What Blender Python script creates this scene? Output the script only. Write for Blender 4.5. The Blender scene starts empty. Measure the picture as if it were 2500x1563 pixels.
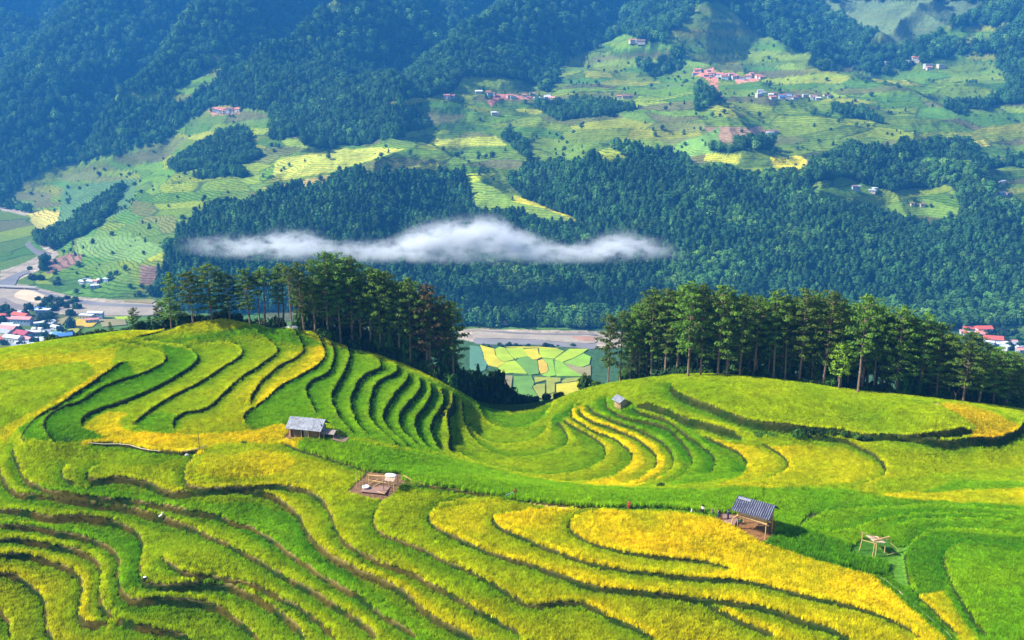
import bpy, bmesh, math, random
import numpy as np
from mathutils import Vector, Matrix, Euler
random.seed(7); RNG = np.random.default_rng(7)
S = bpy.context.scene
COL = S.collection
R = math.radians
# ------------------------------------------------------------------ camera, sky, sun, exposure
CZ = 320.0
PITCH = R(15.0)
F = 2431.0                                  # focal length in photograph pixels (35 mm lens on 2500 px)
cam = bpy.data.cameras.new('camera'); cam_o = bpy.data.objects.new('camera', cam); COL.objects.link(cam_o)
cam.sensor_width = 36.0; cam.lens = 36.0 * F / 2500.0; cam.clip_start = 1.0; cam.clip_end = 12000.0
cam_o.location = (0, 0, CZ); cam_o.rotation_euler = (math.pi / 2 - PITCH, 0, 0)
S.camera = cam_o
SUN_EL, SUN_AZ = R(40), R(-96)              # azimuth measured from +Y (view direction), negative = left
w = bpy.data.worlds.new('World'); S.world = w; w.use_nodes = True
nt = w.node_tree; bg = nt.nodes['Background']
sk = nt.nodes.new('ShaderNodeTexSky'); sk.sky_type = 'NISHITA'; sk.sun_disc = False
sk.sun_elevation = SUN_EL; sk.sun_rotation = SUN_AZ; sk.air_density = 1.2; sk.dust_density = 0.6
nt.links.new(sk.outputs[0], bg.inputs[0]); bg.inputs[1].default_value = 0.07
sun = bpy.data.lights.new('sun', 'SUN'); sun.energy = 4.9; sun.angle = R(0.6); sun.color = (1, 0.965, 0.89)
sun_o = bpy.data.objects.new('sun', sun); COL.objects.link(sun_o)
sd = Vector((math.sin(SUN_AZ) * math.cos(SUN_EL), math.cos(SUN_AZ) * math.cos(SUN_EL), math.sin(SUN_EL)))
sun_o.rotation_euler = sd.to_track_quat('Z', 'Y').to_euler()
sun_o.location = (0, 0, 900)
S.view_settings.view_transform = 'Standard'; S.view_settings.look = 'None'; S.view_settings.gamma = 1
S.view_settings.exposure = 1.25
S.render.engine = 'CYCLES'
S.cycles.use_denoising = True
S.cycles.max_bounces = 5; S.cycles.diffuse_bounces = 2; S.cycles.glossy_bounces = 2
S.cycles.transmission_bounces = 2; S.cycles.volume_bounces = 3; S.cycles.transparent_max_bounces = 6
S.cycles.volume_step_rate = 0.12; S.cycles.volume_max_steps = 256

# ------------------------------------------------------------------ small helpers
def ray(u, v):
    """direction (x, y, z) of the photograph pixel, for the trace -> ground step below"""
    u = (np.asarray(u, float) - 1250) / F; v = (np.asarray(v, float) - 781.5) / F
    c, s = math.cos(PITCH), math.sin(PITCH)
    return u, c - v * s, -s - v * c
def project(x, y, z):
    c, s = math.cos(PITCH), math.sin(PITCH)
    zz = z - CZ
    d = y * c - zz * s
    return 1250 + F * x / d, 781.5 - F * (y * s + zz * c) / d
def inpoly(u, v, poly):
    p = np.asarray(poly, float); r = np.zeros(np.shape(u), bool)
    m = (u > p[:, 0].min()) & (u < p[:, 0].max()) & (v > p[:, 1].min()) & (v < p[:, 1].max())
    if not m.any(): return r
    uu, vv = u[m], v[m]; rr = np.zeros(uu.shape, bool)
    for i in range(len(p)):
        (x0, y0), (x1, y1) = p[i - 1], p[i]
        if y0 == y1: continue
        k = ((y0 > vv) != (y1 > vv)) & (uu < (x1 - x0) * (vv - y0) / (y1 - y0) + x0)
        rr ^= k
    r[m] = rr
    return r
def sstep(a, b, x):
    t = np.clip((x - a) / (b - a), 0, 1); return t * t * (3 - 2 * t)
_perm = np.random.default_rng(3).random((256, 256))
def vnoise(x, y):
    xi, yi = np.floor(x).astype(int), np.floor(y).astype(int)
    fx, fy = x - xi, y - yi; fx = fx * fx * (3 - 2 * fx); fy = fy * fy * (3 - 2 * fy)
    g = lambda i, j: _perm[i & 255, j & 255]
    return (g(xi, yi) * (1 - fx) + g(xi + 1, yi) * fx) * (1 - fy) + (g(xi, yi + 1) * (1 - fx) + g(xi + 1, yi + 1) * fx) * fy
def fbm(x, y, n=4):
    a, t, r = 1.0, 0.0, 0.0
    for i in range(n):
        r = r + a * vnoise(x + 17 * i, y - 9 * i); t += a; a *= .5; x = x * 2.03; y = y * 2.03
    return r / t
def tps(pts, vals, lam=1e-3, sc=1.0):
    P = np.asarray(pts, float) / sc; n = len(P)
    d = np.linalg.norm(P[:, None] - P[None], axis=2)
    K = np.where(d > 0, d * d * np.log(d + 1e-12), 0) + lam * np.eye(n)
    A = np.zeros((n + 3, n + 3)); A[:n, :n] = K; A[:n, n] = 1; A[:n, n + 1:] = P; A[n, :n] = 1; A[n + 1:, :n] = P.T
    wv = np.linalg.solve(A, np.concatenate([vals, [0, 0, 0]]))
    def f(x, y):
        sh = np.shape(x); x = np.ravel(x) / sc; y = np.ravel(y) / sc; out = np.empty(x.shape)
        for i in range(0, len(x), 20000):
            xx, yy = x[i:i + 20000], y[i:i + 20000]
            d2 = (xx[:, None] - P[None, :, 0]) ** 2 + (yy[:, None] - P[None, :, 1]) ** 2
            out[i:i + 20000] = (0.5 * d2 * np.log(d2 + 1e-12)) @ wv[:n] + wv[n] + wv[n + 1] * xx + wv[n + 2] * yy
        return out.reshape(sh)
    return f
def bilin(xs, ys, Z, x, y):
    i = np.clip(np.searchsorted(xs, x) - 1, 0, len(xs) - 2); j = np.clip(np.searchsorted(ys, y) - 1, 0, len(ys) - 2)
    tx = np.clip((x - xs[i]) / (xs[i + 1] - xs[i]), 0, 1); ty = np.clip((y - ys[j]) / (ys[j + 1] - ys[j]), 0, 1)
    return (Z[j, i] * (1 - tx) + Z[j, i + 1] * tx) * (1 - ty) + (Z[j + 1, i] * (1 - tx) + Z[j + 1, i + 1] * tx) * ty
def grid_mesh(name, X, Y, Z, mat, attrs):
    ny, nx = X.shape
    me = bpy.data.meshes.new(name)
    co = np.stack([X, Y, Z], -1).reshape(-1, 3).astype(np.float32)
    me.vertices.add(len(co)); me.vertices.foreach_set('co', co.ravel())
    a = (np.arange(ny - 1)[:, None] * nx + np.arange(nx - 1)[None]).ravel()
    q = np.stack([a, a + 1, a + nx + 1, a + nx], 1).astype(np.int32)
    me.loops.add(q.size); me.loops.foreach_set('vertex_index', q.ravel())
    me.polygons.add(len(q)); me.polygons.foreach_set('loop_start', np.arange(0, q.size, 4, dtype=np.int32))
    me.update(calc_edges=True)
    me.polygons.foreach_set('use_smooth', np.ones(len(q), bool))
    for k, arr in attrs.items():
        if arr.ndim == 3:
            at = me.attributes.new(k, 'FLOAT_COLOR', 'POINT')
            c4 = np.ones((len(co), 4), np.float32); c4[:, :3] = arr.reshape(-1, 3); at.data.foreach_set('color', c4.ravel())
        else:
            at = me.attributes.new(k, 'FLOAT', 'POINT'); at.data.foreach_set('value', arr.astype(np.float32).ravel())
    me.materials.append(mat)
    o = bpy.data.objects.new(name, me); COL.objects.link(o); return o
def tag(o, label=None, cat=None, group=None, kind=None):
    if label: o['label'] = label
    if cat: o['category'] = cat
    if group: o['group'] = group
    if kind: o['kind'] = kind
    return o
def empty(name, loc, rz=0.0, **k):
    o = bpy.data.objects.new(name, None); COL.objects.link(o); o.location = loc; o.rotation_euler = (0, 0, rz)
    o.empty_display_size = 0.3
    return tag(o, **k)
class MB:
    """collects shapes into one mesh"""
    def __init__(s): s.v, s.f = [], []
    def add(s, vs, fs):
        b = len(s.v); s.v += [tuple(q) for q in vs]; s.f += [tuple(b + i for i in f) for f in fs]; return s
    def box(s, c, d, rot=None):
        m = Euler(rot).to_matrix() if rot else Matrix.Identity(3)
        vs = [Vector(c) + m @ Vector((sx * d[0] / 2, sy * d[1] / 2, sz * d[2] / 2)) for sx in (-1, 1) for sy in (-1, 1) for sz in (-1, 1)]
        return s.add(vs, [(0, 1, 3, 2), (4, 6, 7, 5), (0, 4, 5, 1), (2, 3, 7, 6), (0, 2, 6, 4), (1, 5, 7, 3)])
    def tube(s, pts, rad, n=6):
        pts = [Vector(p) for p in pts]; rr = rad if hasattr(rad, '__len__') else [rad] * len(pts)
        vs, fs = [], []
        for i, p in enumerate(pts):
            t = (pts[min(i + 1, len(pts) - 1)] - pts[max(i - 1, 0)]).normalized()
            a = t.orthogonal().normalized() if i == 0 else (a - t * a.dot(t)).normalized()
            b = t.cross(a)
            vs += [p + (a * math.cos(k * 2 * math.pi / n) + b * math.sin(k * 2 * math.pi / n)) * rr[i] for k in range(n)]
        for i in range(len(pts) - 1):
            for k in range(n):
                k2 = (k + 1) % n; fs.append((i * n + k, i * n + k2, (i + 1) * n + k2, (i + 1) * n + k))
        fs.append(tuple(range(n))[::-1]); fs.append(tuple((len(pts) - 1) * n + k for k in range(n)))
        return s.add(vs, fs)
    def lathe(s, prof, c=(0, 0, 0), n=12, sx=1, sy=1):
        vs, fs = [], []
        for (r, z) in prof:
            vs += [(c[0] + r * sx * math.cos(k * 2 * math.pi / n), c[1] + r * sy * math.sin(k * 2 * math.pi / n), c[2] + z) for k in range(n)]
        for i in range(len(prof) - 1):
            for k in range(n):
                k2 = (k + 1) % n; fs.append((i * n + k, i * n + k2, (i + 1) * n + k2, (i + 1) * n + k))
        fs.append(tuple(range(n))[::-1]); fs.append(tuple((len(prof) - 1) * n + k for k in range(n)))
        return s.add(vs, fs)
    def mesh(s, name, mat):
        me = bpy.data.meshes.new(name); me.from_pydata(s.v, [], s.f); me.materials.append(mat); me.update(); return me
    def build(s, name, mat, parent=None, smooth=False):
        me = s.mesh(name, mat)
        if smooth: me.polygons.foreach_set('use_smooth', [True] * len(me.polygons))
        o = bpy.data.objects.new(name, me); COL.objects.link(o)
        if parent: o.parent = parent
        return o
def copy_tree(o, parent=None):
    c = o.copy(); COL.objects.link(c); c.parent = parent
    for ch in list(o.children): copy_tree(ch, c)
    return c
# ------------------------------------------------------------------ materials
class NT:
    def __init__(s, name):
        s.m = bpy.data.materials.new(name); s.m.use_nodes = True; s.t = s.m.node_tree; s.t.nodes.clear()
        s.out = s.n('ShaderNodeOutputMaterial')
    def n(s, ty, **k):
        nd = s.t.nodes.new(ty)
        for a, b in k.items(): setattr(nd, a, b)
        return nd
    def l(s, a, b): s.t.links.new(a, b)
    def attr(s, name, inst=False):
        a = s.n('ShaderNodeAttribute', attribute_name=name)
        if inst: a.attribute_type = 'INSTANCER'
        return a
    def noise(s, scale, det=3, vec=None, rough=.55):
        n = s.n('ShaderNodeTexNoise'); n.inputs['Scale'].default_value = scale; n.inputs['Detail'].default_value = det
        n.inputs['Roughness'].default_value = rough
        if vec is None: vec = s.n('ShaderNodeNewGeometry').outputs['Position']
        s.l(vec, n.inputs['Vector']); return n.outputs['Fac']
    def math(s, op, a, b=None, c=None, clamp=False):
        m = s.n('ShaderNodeMath', operation=op, use_clamp=clamp)
        for i, q in enumerate((a, b, c)):
            if q is None: continue
            if isinstance(q, (int, float)): m.inputs[i].default_value = q
            else: s.l(q, m.inputs[i])
        return m.outputs[0]
    def mapr(s, x, a, b, c=0., d=1.):
        m = s.n('ShaderNodeMapRange'); s.l(x, m.inputs[0])
        for i, q in enumerate((a, b, c, d)): m.inputs[i + 1].default_value = q
        return m.outputs[0]
    def mix(s, f, a, b, mode='MIX'):
        m = s.n('ShaderNodeMix', data_type='RGBA', blend_type=mode)
        for i, q in ((0, f), (6, a), (7, b)):
            if isinstance(q, (int, float)): m.inputs[i].default_value = q
            elif isinstance(q, tuple): m.inputs[i].default_value = (*q, 1)
            else: s.l(q, m.inputs[i])
        return m.outputs[2]
    def ramp(s, x, stops, const=False):
        r = s.n('ShaderNodeValToRGB'); e = r.color_ramp
        if const: e.interpolation = 'CONSTANT'
        while len(e.elements) < len(stops): e.elements.new(.5)
        for q, (p, c) in zip(e.elements, stops): q.position = p; q.color = (*c, 1)
        s.l(x, r.inputs[0]); return r.outputs[0]
    def bsdf(s, col, rough=.8, spec=.2, metal=0, bump=None, bs=.5, bd=.1, transl=None):
        b = s.n('ShaderNodeBsdfPrincipled'); b.inputs['Roughness'].default_value = rough
        b.inputs['Specular IOR Level'].default_value = spec; b.inputs['Metallic'].default_value = metal
        if isinstance(col, tuple): b.inputs['Base Color'].default_value = (*col, 1)
        else: s.l(col, b.inputs['Base Color'])
        if bump is not None:
            u = s.n('ShaderNodeBump'); u.inputs['Strength'].default_value = bs; u.inputs['Distance'].default_value = bd
            s.l(bump, u.inputs['Height']); s.l(u.outputs[0], b.inputs['Normal'])
        o = b.outputs[0]
        if transl:
            t = s.n('ShaderNodeBsdfTranslucent')
            if isinstance(col, tuple): t.inputs[0].default_value = (*col, 1)
            else: s.l(col, t.inputs[0])
            mx = s.n('ShaderNodeMixShader'); mx.inputs[0].default_value = transl
            s.l(o, mx.inputs[1]); s.l(t.outputs[0], mx.inputs[2]); o = mx.outputs[0]
        s.l(o, s.out.inputs[0]); return s.m
def simple(name, col, rough=.8, spec=.2, metal=0, var=.25, scale=3., bs=.3):
    t = NT(name); tc = t.n('ShaderNodeTexCoord').outputs['Object']
    n = t.noise(scale, 4, tc)
    c = t.mix(t.mapr(n, .3, .7), tuple(q * (1 - var) for q in col), tuple(min(1, q * (1 + var)) for q in col))
    return t.bsdf(c, rough, spec, metal, n, bs, .03)
M = {}
M['bamboo'] = simple('bamboo', (.52, .33, .13)); M['wood'] = simple('weathered_wood', (.20, .115, .06))
M['plank'] = simple('grey_plank', (.30, .24, .21)); M['tin'] = simple('tin_sheet', (.19, .20, .235), .5, .4, .2, .4, 1.6)
M['darktin'] = None; M['palebamboo'] = simple('pale_bamboo', (.46, .34, .25))
M['earth'] = simple('earth', (.20, .11, .05), .95, .1, 0, .35, 1.5); M['mat'] = simple('woven_mat', (.27, .16, .13), .9, .1, 0, .3, 9)
M['white'] = simple('white_cloth', (.78, .8, .82)); M['skin'] = simple('skin', (.42, .25, .16), .6, .3, 0, .05)
M['hair'] = simple('hair', (.02, .017, .015), .5, .3, 0, .1); M['rock'] = simple('rock', (.42, .40, .38), .9, .2, 0, .3, 2)
M['thatch'] = simple('thatch', (.33, .24, .13), .95, .1, 0, .4, 12); M['glass'] = simple('window_glass', (.06, .08, .10), .2, .5, 0, .1)
M['pipe'] = simple('pale_pipe', (.50, .44, .34), .5, .3)
for k, c in dict(red=(.50, .05, .03), orange=(.55, .14, .03), navy=(.03, .05, .14), indigo=(.05, .13, .26), green=(.02, .24, .05), pink=(.62, .42, .60), black=(.02, .02, .025), cyan=(.45, .62, .75), brown=(.16, .09, .05)).items():
    M[k] = simple(k + '_cloth', c, .9, .1)
def ribbed():
    t = NT('ribbed_dark_roof'); g = t.n('ShaderNodeTexCoord').outputs['Object']; sx = t.n('ShaderNodeSeparateXYZ'); t.l(g, sx.inputs[0]); n = t.noise(1.3, 4, g)
    f = t.math('FRACT', t.math('ADD', t.math('MULTIPLY', sx.outputs[0], 2.6), t.math('MULTIPLY', n, .6))); m = t.math('GREATER_THAN', f, .74)
    return t.bsdf(t.mix(t.math('MULTIPLY', m, t.mapr(n, .35, .6, .3, 1)), (.028, .030, .06), (.30, .31, .38)), .6, .3, 0, f, .5, .06)
M['darktin'] = ribbed()
def bark():
    t = NT('bark'); g = t.n('ShaderNodeTexCoord').outputs['Object']; mp = t.n('ShaderNodeMapping'); mp.inputs['Scale'].default_value = (3, 3, .6)
    t.l(g, mp.inputs[0]); n = t.noise(2.2, 5, mp.outputs[0])
    return t.bsdf(t.ramp(n, [(.3, (.10, .065, .045)), (.7, (.34, .23, .17))]), .95, .1, 0, n, .8, .1)
M['bark'] = bark()
def leafmat(name, c1, c2, transl=.25, rnd=.35):
    t = NT(name); g = t.n('ShaderNodeTexCoord').outputs['Object']
    n = t.noise(.55, 3, g); oi = t.n('ShaderNodeObjectInfo').outputs['Random']
    a = t.mix(t.mapr(n, .32, .68), c1, c2)
    v = t.mapr(oi, 0, 1, 1 - rnd, 1 + rnd)
    hs = t.n('ShaderNodeHueSaturation'); t.l(a, hs.inputs['Color']); t.l(v, hs.inputs['Value']); t.l(t.mapr(oi, 0, 1, .485, .515), hs.inputs['Hue'])
    return t.bsdf(hs.outputs[0], .7, .15, 0, transl=transl)
M['pine'] = leafmat('pine_needles', (.042, .10, .012), (.16, .27, .025))
M['pine_dark'] = leafmat('dark_needles', (.022, .06, .012), (.07, .15, .02))
M['pine_dead'] = leafmat('dry_needles', (.06, .045, .02), (.13, .085, .035))
M['bright'] = leafmat('young_leaves', (.10, .22, .015), (.30, .44, .03))
M['bush'] = leafmat('bush_leaves', (.025, .07, .012), (.09, .20, .022))
M['bushdark'] = leafmat('dark_bush_leaves', (.016, .045, .016), (.035, .09, .025))
def instmat(name, transl=.3, grad=True):
    t = NT(name); a = t.attr('tint', True).outputs['Color']
    oi = t.n('ShaderNodeTexCoord').outputs['Object']; n = t.noise(2.0 if grad else .35, 2, oi)
    c = t.mix(t.mapr(n, .3, .7, 0, 1), t.mix(1.0, a, (.72, .78, .7), 'MULTIPLY'), t.mix(1.0, a, (1.2, 1.18, 1.2), 'MULTIPLY'))
    return t.bsdf(c, .8, .03, 0, transl=transl)
M['rice'] = instmat('rice_blades', .45); M['forest'] = instmat('forest_leaves', .15, False)

# ------------------------------------------------------------------ traced terrace edges (photograph pixels, from enlarged tiles)
TK = 640 / 2419.0
TILE = dict(A=(0, 1163), B=(620, 1163), C=(1240, 1163), D=(1860, 1163), E=(0, 780), F=(620, 780), G=(1240, 880), H=(1860, 880))
def tr(spec):
    out = []
    for part in spec.split(';'):
        part = part.strip(); t = TILE[part[0]]; v = [float(q) for q in part[1:].replace(',', ' ').split()]
        out += [(t[0] + v[i] * TK, t[1] + v[i + 1] * TK) for i in range(0, len(v), 2)]
    return out
# (points, z at start, z at end, step height, uphill side seen walking along, bare gap below)
LINES = [
 ('E1190 375 1100 430 1000 490 900 560 800 630 700 690 600 760 500 820 400 870 300 920 210 970 190 1010 220 1060 290 1090', -63, -66, .9, 'R', .9),
 ('E900 280 1100 250 1300 255 1480 290 1570 370 1530 420 1400 490 1250 540 1100 590 950 660 850 730 750 790 600 840 500 900 430 950 415 1010 440 1060 520 1100 570 1120', -63.3, -66.5, .9, 'R', .9),
 ('E1300 215 1500 225 1700 250 1800 290 1850 340 1840 400 1750 470 1600 560 1450 640 1300 710 1150 770 1000 820 850 880 760 940 740 980 780 1010', -63.6, -66.5, 1.2, 'R', 1.6),
 ('E1800 240 2000 225 2150 230 2230 260 2270 300 2240 350 2100 440 1950 540 1800 630 1600 730 1450 820 1340 900 1250 980 1230 1010', -64, -66.8, 1.0, 'R', 1.0),
 ('F0 195 100 210 200 245 260 300 200 340 100 410 0 480;E2250 540 2150 620 2050 730 1950 820 1850 860 1720 880 1620 940 1600 1000 1640 1045', -64.8, -67.4, 1.0, 'R', 1.0),
 ('F0 140 150 150 300 180 420 225 475 260 485 285 470 330 370 390 250 450 150 530 60 620 0 700;E2320 740 2320 790 2340 800', -65.4, -67.4, .9, 'R', .9),
 ('F200 90 350 115 500 160 600 205 650 240 675 290 670 360 600 430 500 490 400 550 280 610 200 680 100 770 0 835;E2300 870 2250 920 2260 960 2320 985', -66.2, -68.3, .9, 'R', .8),
 ('F720 240 765 310 740 440 700 510 600 560 510 610 480 670 520 740 560 820 610 890', -67.9, -68.6, 1.2, 'R', .9),
 ('F860 270 905 340 890 420 840 530 770 640 725 710 730 790 780 880 830 960 950 1075', -69.2, -69.6, 1.4, 'R', 1.0),
 ('F1080 340 1180 390 1210 440 1150 480 1050 520 990 570 950 640 900 760 910 830 940 920 960 990 1090 1100', -70.4, -70.6, 1.4, 'R', 1.0),
 ('F1280 400 1365 480 1300 530 1200 570 1120 640 1090 740 1075 850 1085 940 1150 1030 1290 1130 1370 1195', -71.6, -71.8, 1.4, 'R', 1.0),
 ('F1430 510 1450 570 1380 640 1320 700 1260 790 1205 880 1210 980 1280 1060 1400 1150 1460 1205', -72.9, -73, 1.4, 'R', 1.0),
 ('F1530 550 1565 640 1510 720 1430 800 1370 880 1340 970 1370 1040 1450 1110 1550 1200', -74.2, -74.4, 1.4, 'R', 1.0),
 ('F1640 600 1655 680 1620 790 1540 880 1495 960 1500 1030 1550 1140 1650 1230', -75.5, -75.8, 1.4, 'R', 1.0),
 ('F1730 640 1775 730 1750 830 1680 920 1640 1010 1650 1090 1690 1150 1710 1235', -77, -77.3, 1.5, 'R', 1.0),
 ('F1850 680 1860 760 1820 860 1790 980 1820 1080 1830 1150 1810 1245', -79, -79, 2.0, 'R', 1.4),
 ('F2040 790 2100 890 2180 970 2343 1018;G100 640 200 615 300 560 400 490 420 440', -85, -84.5, .9, 'R', .6),
 ('F1975 950 2010 1060 2150 1140 2343 1165;G150 775 280 725 350 665 370 590', -83.6, -83.2, .9, 'R', .6),
 ('F1930 790 1945 990 2000 1090 2100 1190 2250 1265 2343 1285;G150 905 300 890 430 855 520 820 565 780 550 720 490 640 440 590 440 560', -82.2, -82, .9, 'R', .6),
 ('F1850 1220 1950 1290 2100 1350 2343 1405;G200 1070 400 1070 600 1050 750 1010 870 940 915 880 900 820 830 760 730 700 620 640 530 580 500 520', -80.6, -80.6, .8, 'R', .6),
 ('G450 1130 700 1140 850 1110 1000 1060 1120 980 1155 920 1130 860 1050 780 950 720 800 670 700 610 600 550 565 490 590 440 680 390', -79.8, -79.8, .8, 'R', .6),
 ('G1050 1165 1180 1120 1300 1040 1370 990 1385 940 1340 860 1250 780 1150 720 1050 680 930 630 800 590 700 530 650 490 650 450 700 420', -79.1, -79.1, .9, 'R', .9),
 ('G1150 1175 1350 1120 1450 1060 1530 980 1530 920 1480 820 1380 740 1250 670 1100 620 950 570 820 510 760 480 735 430 740 390', -78.4, -78.4, .9, 'R', .9),
 ('G1480 1160 1600 1090 1700 990 1710 930 1640 820 1550 720 1480 660 1350 610 1200 580 1050 540 950 490 890 420 890 370 950 330', -77.6, -77.6, .9, 'R', .8),
 ('G1830 1075 1900 1010 1925 950 1880 880 1780 800 1680 730 1550 640 1450 580 1350 550 1200 510 1120 480 1120 455', -76.8, -76.8, .9, 'R', .8),
 ('G2140 1070 2220 990 2200 920 2120 860 2000 810 1880 760 1770 690', -76.2, -76.2, .8, 'R', .7),
 ('H0 1110 100 1090 200 1050 250 980 220 910 130 850 0 800;G2290 770', -75.7, -75.7, .7, 'R', .6),
 ('H850 1150 1050 1110 1140 1060 1150 1000 1080 920 950 850 800 790 600 770 340 755', -75.3, -75.6, 1.0, 'R', .9),
 ('G1550 210 1490 250 1500 300 1550 330 1700 400 1850 450 2000 520 2150 570 2300 610;H0 615 200 630 500 645 700 655 950 672 1200 688 1500 682 1800 660 1980 635', -73, -73.4, 1.9, 'L', 1.2),
 ('G1150 400 1300 430 1500 500 1650 570 1800 615 2000 680 2200 740', -75, -75, 1.9, 'L', 1.1),
 ('H1100 720 1200 770 1400 790 1700 800 1950 780 2200 745 2400 680 2440 620 2440 560', -75.6, -75.8, 1.7, 'L', 1.0),
 ('E1200 170 1700 90 2343 45;F200 48 330 75 480 130 620 190 690 230', -62, -66.5, .7, 'L', .5),
 ('E0 1230 150 1190 200 1160', -68.6, -68.4, 1.0, 'L', .8),
 ('E760 1150 900 1160 1050 1160 1200 1180 1350 1215 1450 1232 1680 1242 1850 1215 1940 1170', -68.2, -68.9, .9, 'L', .8),
 ('E1900 1215 1760 1330 1695 1400 1690 1460;A1700 45 1790 75 1900 92 2100 95;B0 80 200 90 350 115 500 150 600 210 680 290 720 400 760 520 820 610 950 700 1100 780 1300 860 1450 920 1600 1010 1750 1090 1900 1170 2100 1280 2300 1380 2419 1450 2550 1530', -69.6, -78.2, 1.1, 'L', 1.0),
 ('E1000 1330 880 1390 810 1440 790 1490;A900 60 1050 50 1200 70 1350 95 1500 150 1600 180 1750 200 1900 213 2100 208 2300 205;B0 212 100 222 250 270 350 340 420 400 460 480 520 590 620 700 730 790 850 850 1000 930 1150 990 1280 1050 1400 1130 1540 1250 1700 1360 1850 1440 2000 1512 2100 1570', -70.4, -79.2, 1.3, 'L', 1.6),
 ('E700 1310 600 1370 545 1420 560 1455 620 1480 700 1492 780 1500', -70, -70.6, .8, 'L', .7),
 ('E200 1170 130 1260 110 1310 170 1400 240 1490;A270 55 350 95 450 125 550 145 700 168 850 180 1000 200 1150 213 1300 235 1450 270 1600 310 1750 350 1900 375 2000 395 2150 440;B0 485 100 560 200 620 300 710 400 790 500 860 600 930 700 990 820 1060 940 1110 1050 1190 1170 1290 1300 1380 1420 1450 1560 1560', -70.2, -80.2, 1.1, 'L', .9),
 ('A-60 -60 0 20 40 90 100 160 200 205 300 225 450 245 600 275 750 290 900 312 1050 325 1200 345 1300 370 1400 405 1500 435 1650 480 1800 530 1900 580 2000 620 2100 660 2200 720;B0 790 100 850 200 910 300 970 400 1030 480 1070 600 1140 700 1200 850 1290 950 1360 1050 1430 1180 1560', -72.4, -81.2, 1.3, 'L', 1.5),
 ('A-100 315 0 325 150 345 300 370 450 400 600 410 750 415 900 435 1050 460 1150 490 1230 520 1290 560 1320 620 1320 700 1300 800 1290 900 1300 970 1330 1000 1400 1010 1500 1035 1650 1045 1800 1045 2000 1055 2150 1080 2250 1120;B0 1160 80 1210 200 1280 300 1350 400 1430 520 1560', -73.8, -82.6, 1.4, 'L', 1.7),
 ('A1480 690 1500 770 1560 810 1640 860 1750 890 1900 905 2050 925 2200 955;B0 1000 100 1050 250 1140 400 1210 500 1290 600 1370 700 1450 810 1560', -76.2, -81.9, 1.1, 'L', 1.0),
 ('A-100 470 0 475 150 485 300 500 450 520 550 545 700 565 850 600 1000 660 1080 730 1105 800 1090 900 1085 1000 1120 1090 1200 1150 1290 1170 1450 1175 1600 1190 1750 1205 1900 1220 2020 1250 2120 1310 2230 1390 2330 1470 2440 1560', -75, -83.6, 1.4, 'L', 1.5),
 ('A-100 605 0 610 150 615 300 635 450 655 600 690 750 730 850 775 920 840 940 920 925 1020 915 1120 920 1200 980 1260 1080 1320 1180 1370 1300 1410 1450 1440 1600 1470 1720 1505 1850 1550', -76.1, -84.3, 1.4, 'L', 1.3),
 ('A-100 740 0 745 150 755 300 770 450 810 600 860 700 910 750 980 770 1060 740 1150 715 1250 710 1320 760 1360 860 1400 1000 1420 1090 1430', -77.2, -83.8, 1.3, 'L', 1.3),
 ('A-100 890 0 910 100 930 200 970 280 1030 350 1090 400 1150 430 1230 430 1330 425 1430 470 1500 560 1560', -78.5, -84.4, 1.4, 'L', 1.5),
 ('A-100 1190 0 1260 50 1330 90 1400 100 1560', -81.3, -84.2, 1.3, 'L', 1.3),
 ('B1215 215 1150 300 1100 380 1090 450 1120 510 1200 560 1300 600 1400 635 1550 690 1700 770 1850 840 2000 900 2150 980 2300 1060;C100 1130 200 1180 300 1205 450 1195 600 1200 720 1220 850 1280 1000 1360 1150 1420 1300 1480 1440 1560', -72.4, -77.6, 1.0, 'L', .9),
 ('C0 215;B2100 215 1900 230 1750 265 1660 310 1605 380 1610 440 1700 520 1850 580 2000 650 2150 720;C0 790 150 830 300 880 450 930 600 980 800 1040 1000 1070 1200 1100 1400 1110 1600 1120 1800 1130 2000 1160 2200 1200;D0 1230 200 1290 400 1370 600 1430 900 1560', -72.6, -77, 1.3, 'L', 1.9),
 ('C600 300 300 320 0 355 -150 380 -160 420 -100 480 0 530 150 590 300 660 450 720 600 770 750 820 900 860 1100 895 1300 915 1500 930 1700 945 1900 960 2100 975 2250 1000;D0 1020 150 1060 300 1100 500 1140 700 1190 900 1240 1100 1310 1250 1380 1400 1450 1520 1550', -72.7, -76.4, 1.1, 'L', 1.3),
 ('C950 305 750 350 600 390 560 440 560 500 620 560 720 620 850 670 1000 710 1150 740 1300 760 1500 785 1700 810 1850 830 1980 860 2080 890 2100 940', -72.8, -75.4, 1.0, 'L', 1.1),
 ('C1640 1140 1750 1200 1850 1260 2000 1310 2150 1380 2300 1440;D76 1490 200 1560', -77, -78.2, .9, 'L', 1.1),
 ('D2500 560 2419 550 2200 510 2000 490 1800 485 1600 490 1500 530 1400 590 1340 660 1310 720 1320 800 1330 900 1350 1000 1400 1090 1440 1140 1550 1230 1650 1330 1780 1440 1900 1560', -75.4, -77.6, .6, 'L', .5),
 ('D2500 700 2419 690 2200 650 2000 615 1850 610 1720 670 1660 740 1670 830 1710 920 1760 1050 1850 1200 1950 1350 2100 1512 2150 1560', -75, -77, .7, 'L', .5),
 ('D2500 450 2200 400 2000 385 1700 380 1400 390 1250 440 1150 500', -75.6, -75.8, .5, 'L', .3),
 ('D2500 395 2100 350 1800 340 1500 335 1200 370 1000 420 850 480 700 515 500 510 380 500', -75.8, -75.7, .5, 'L', .3),
 ('D2500 335 2000 290 1600 265 1300 270 1000 290 800 310 600 330 520 350 450 400 410 470', -76, -75.5, .6, 'L', .5),
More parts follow.
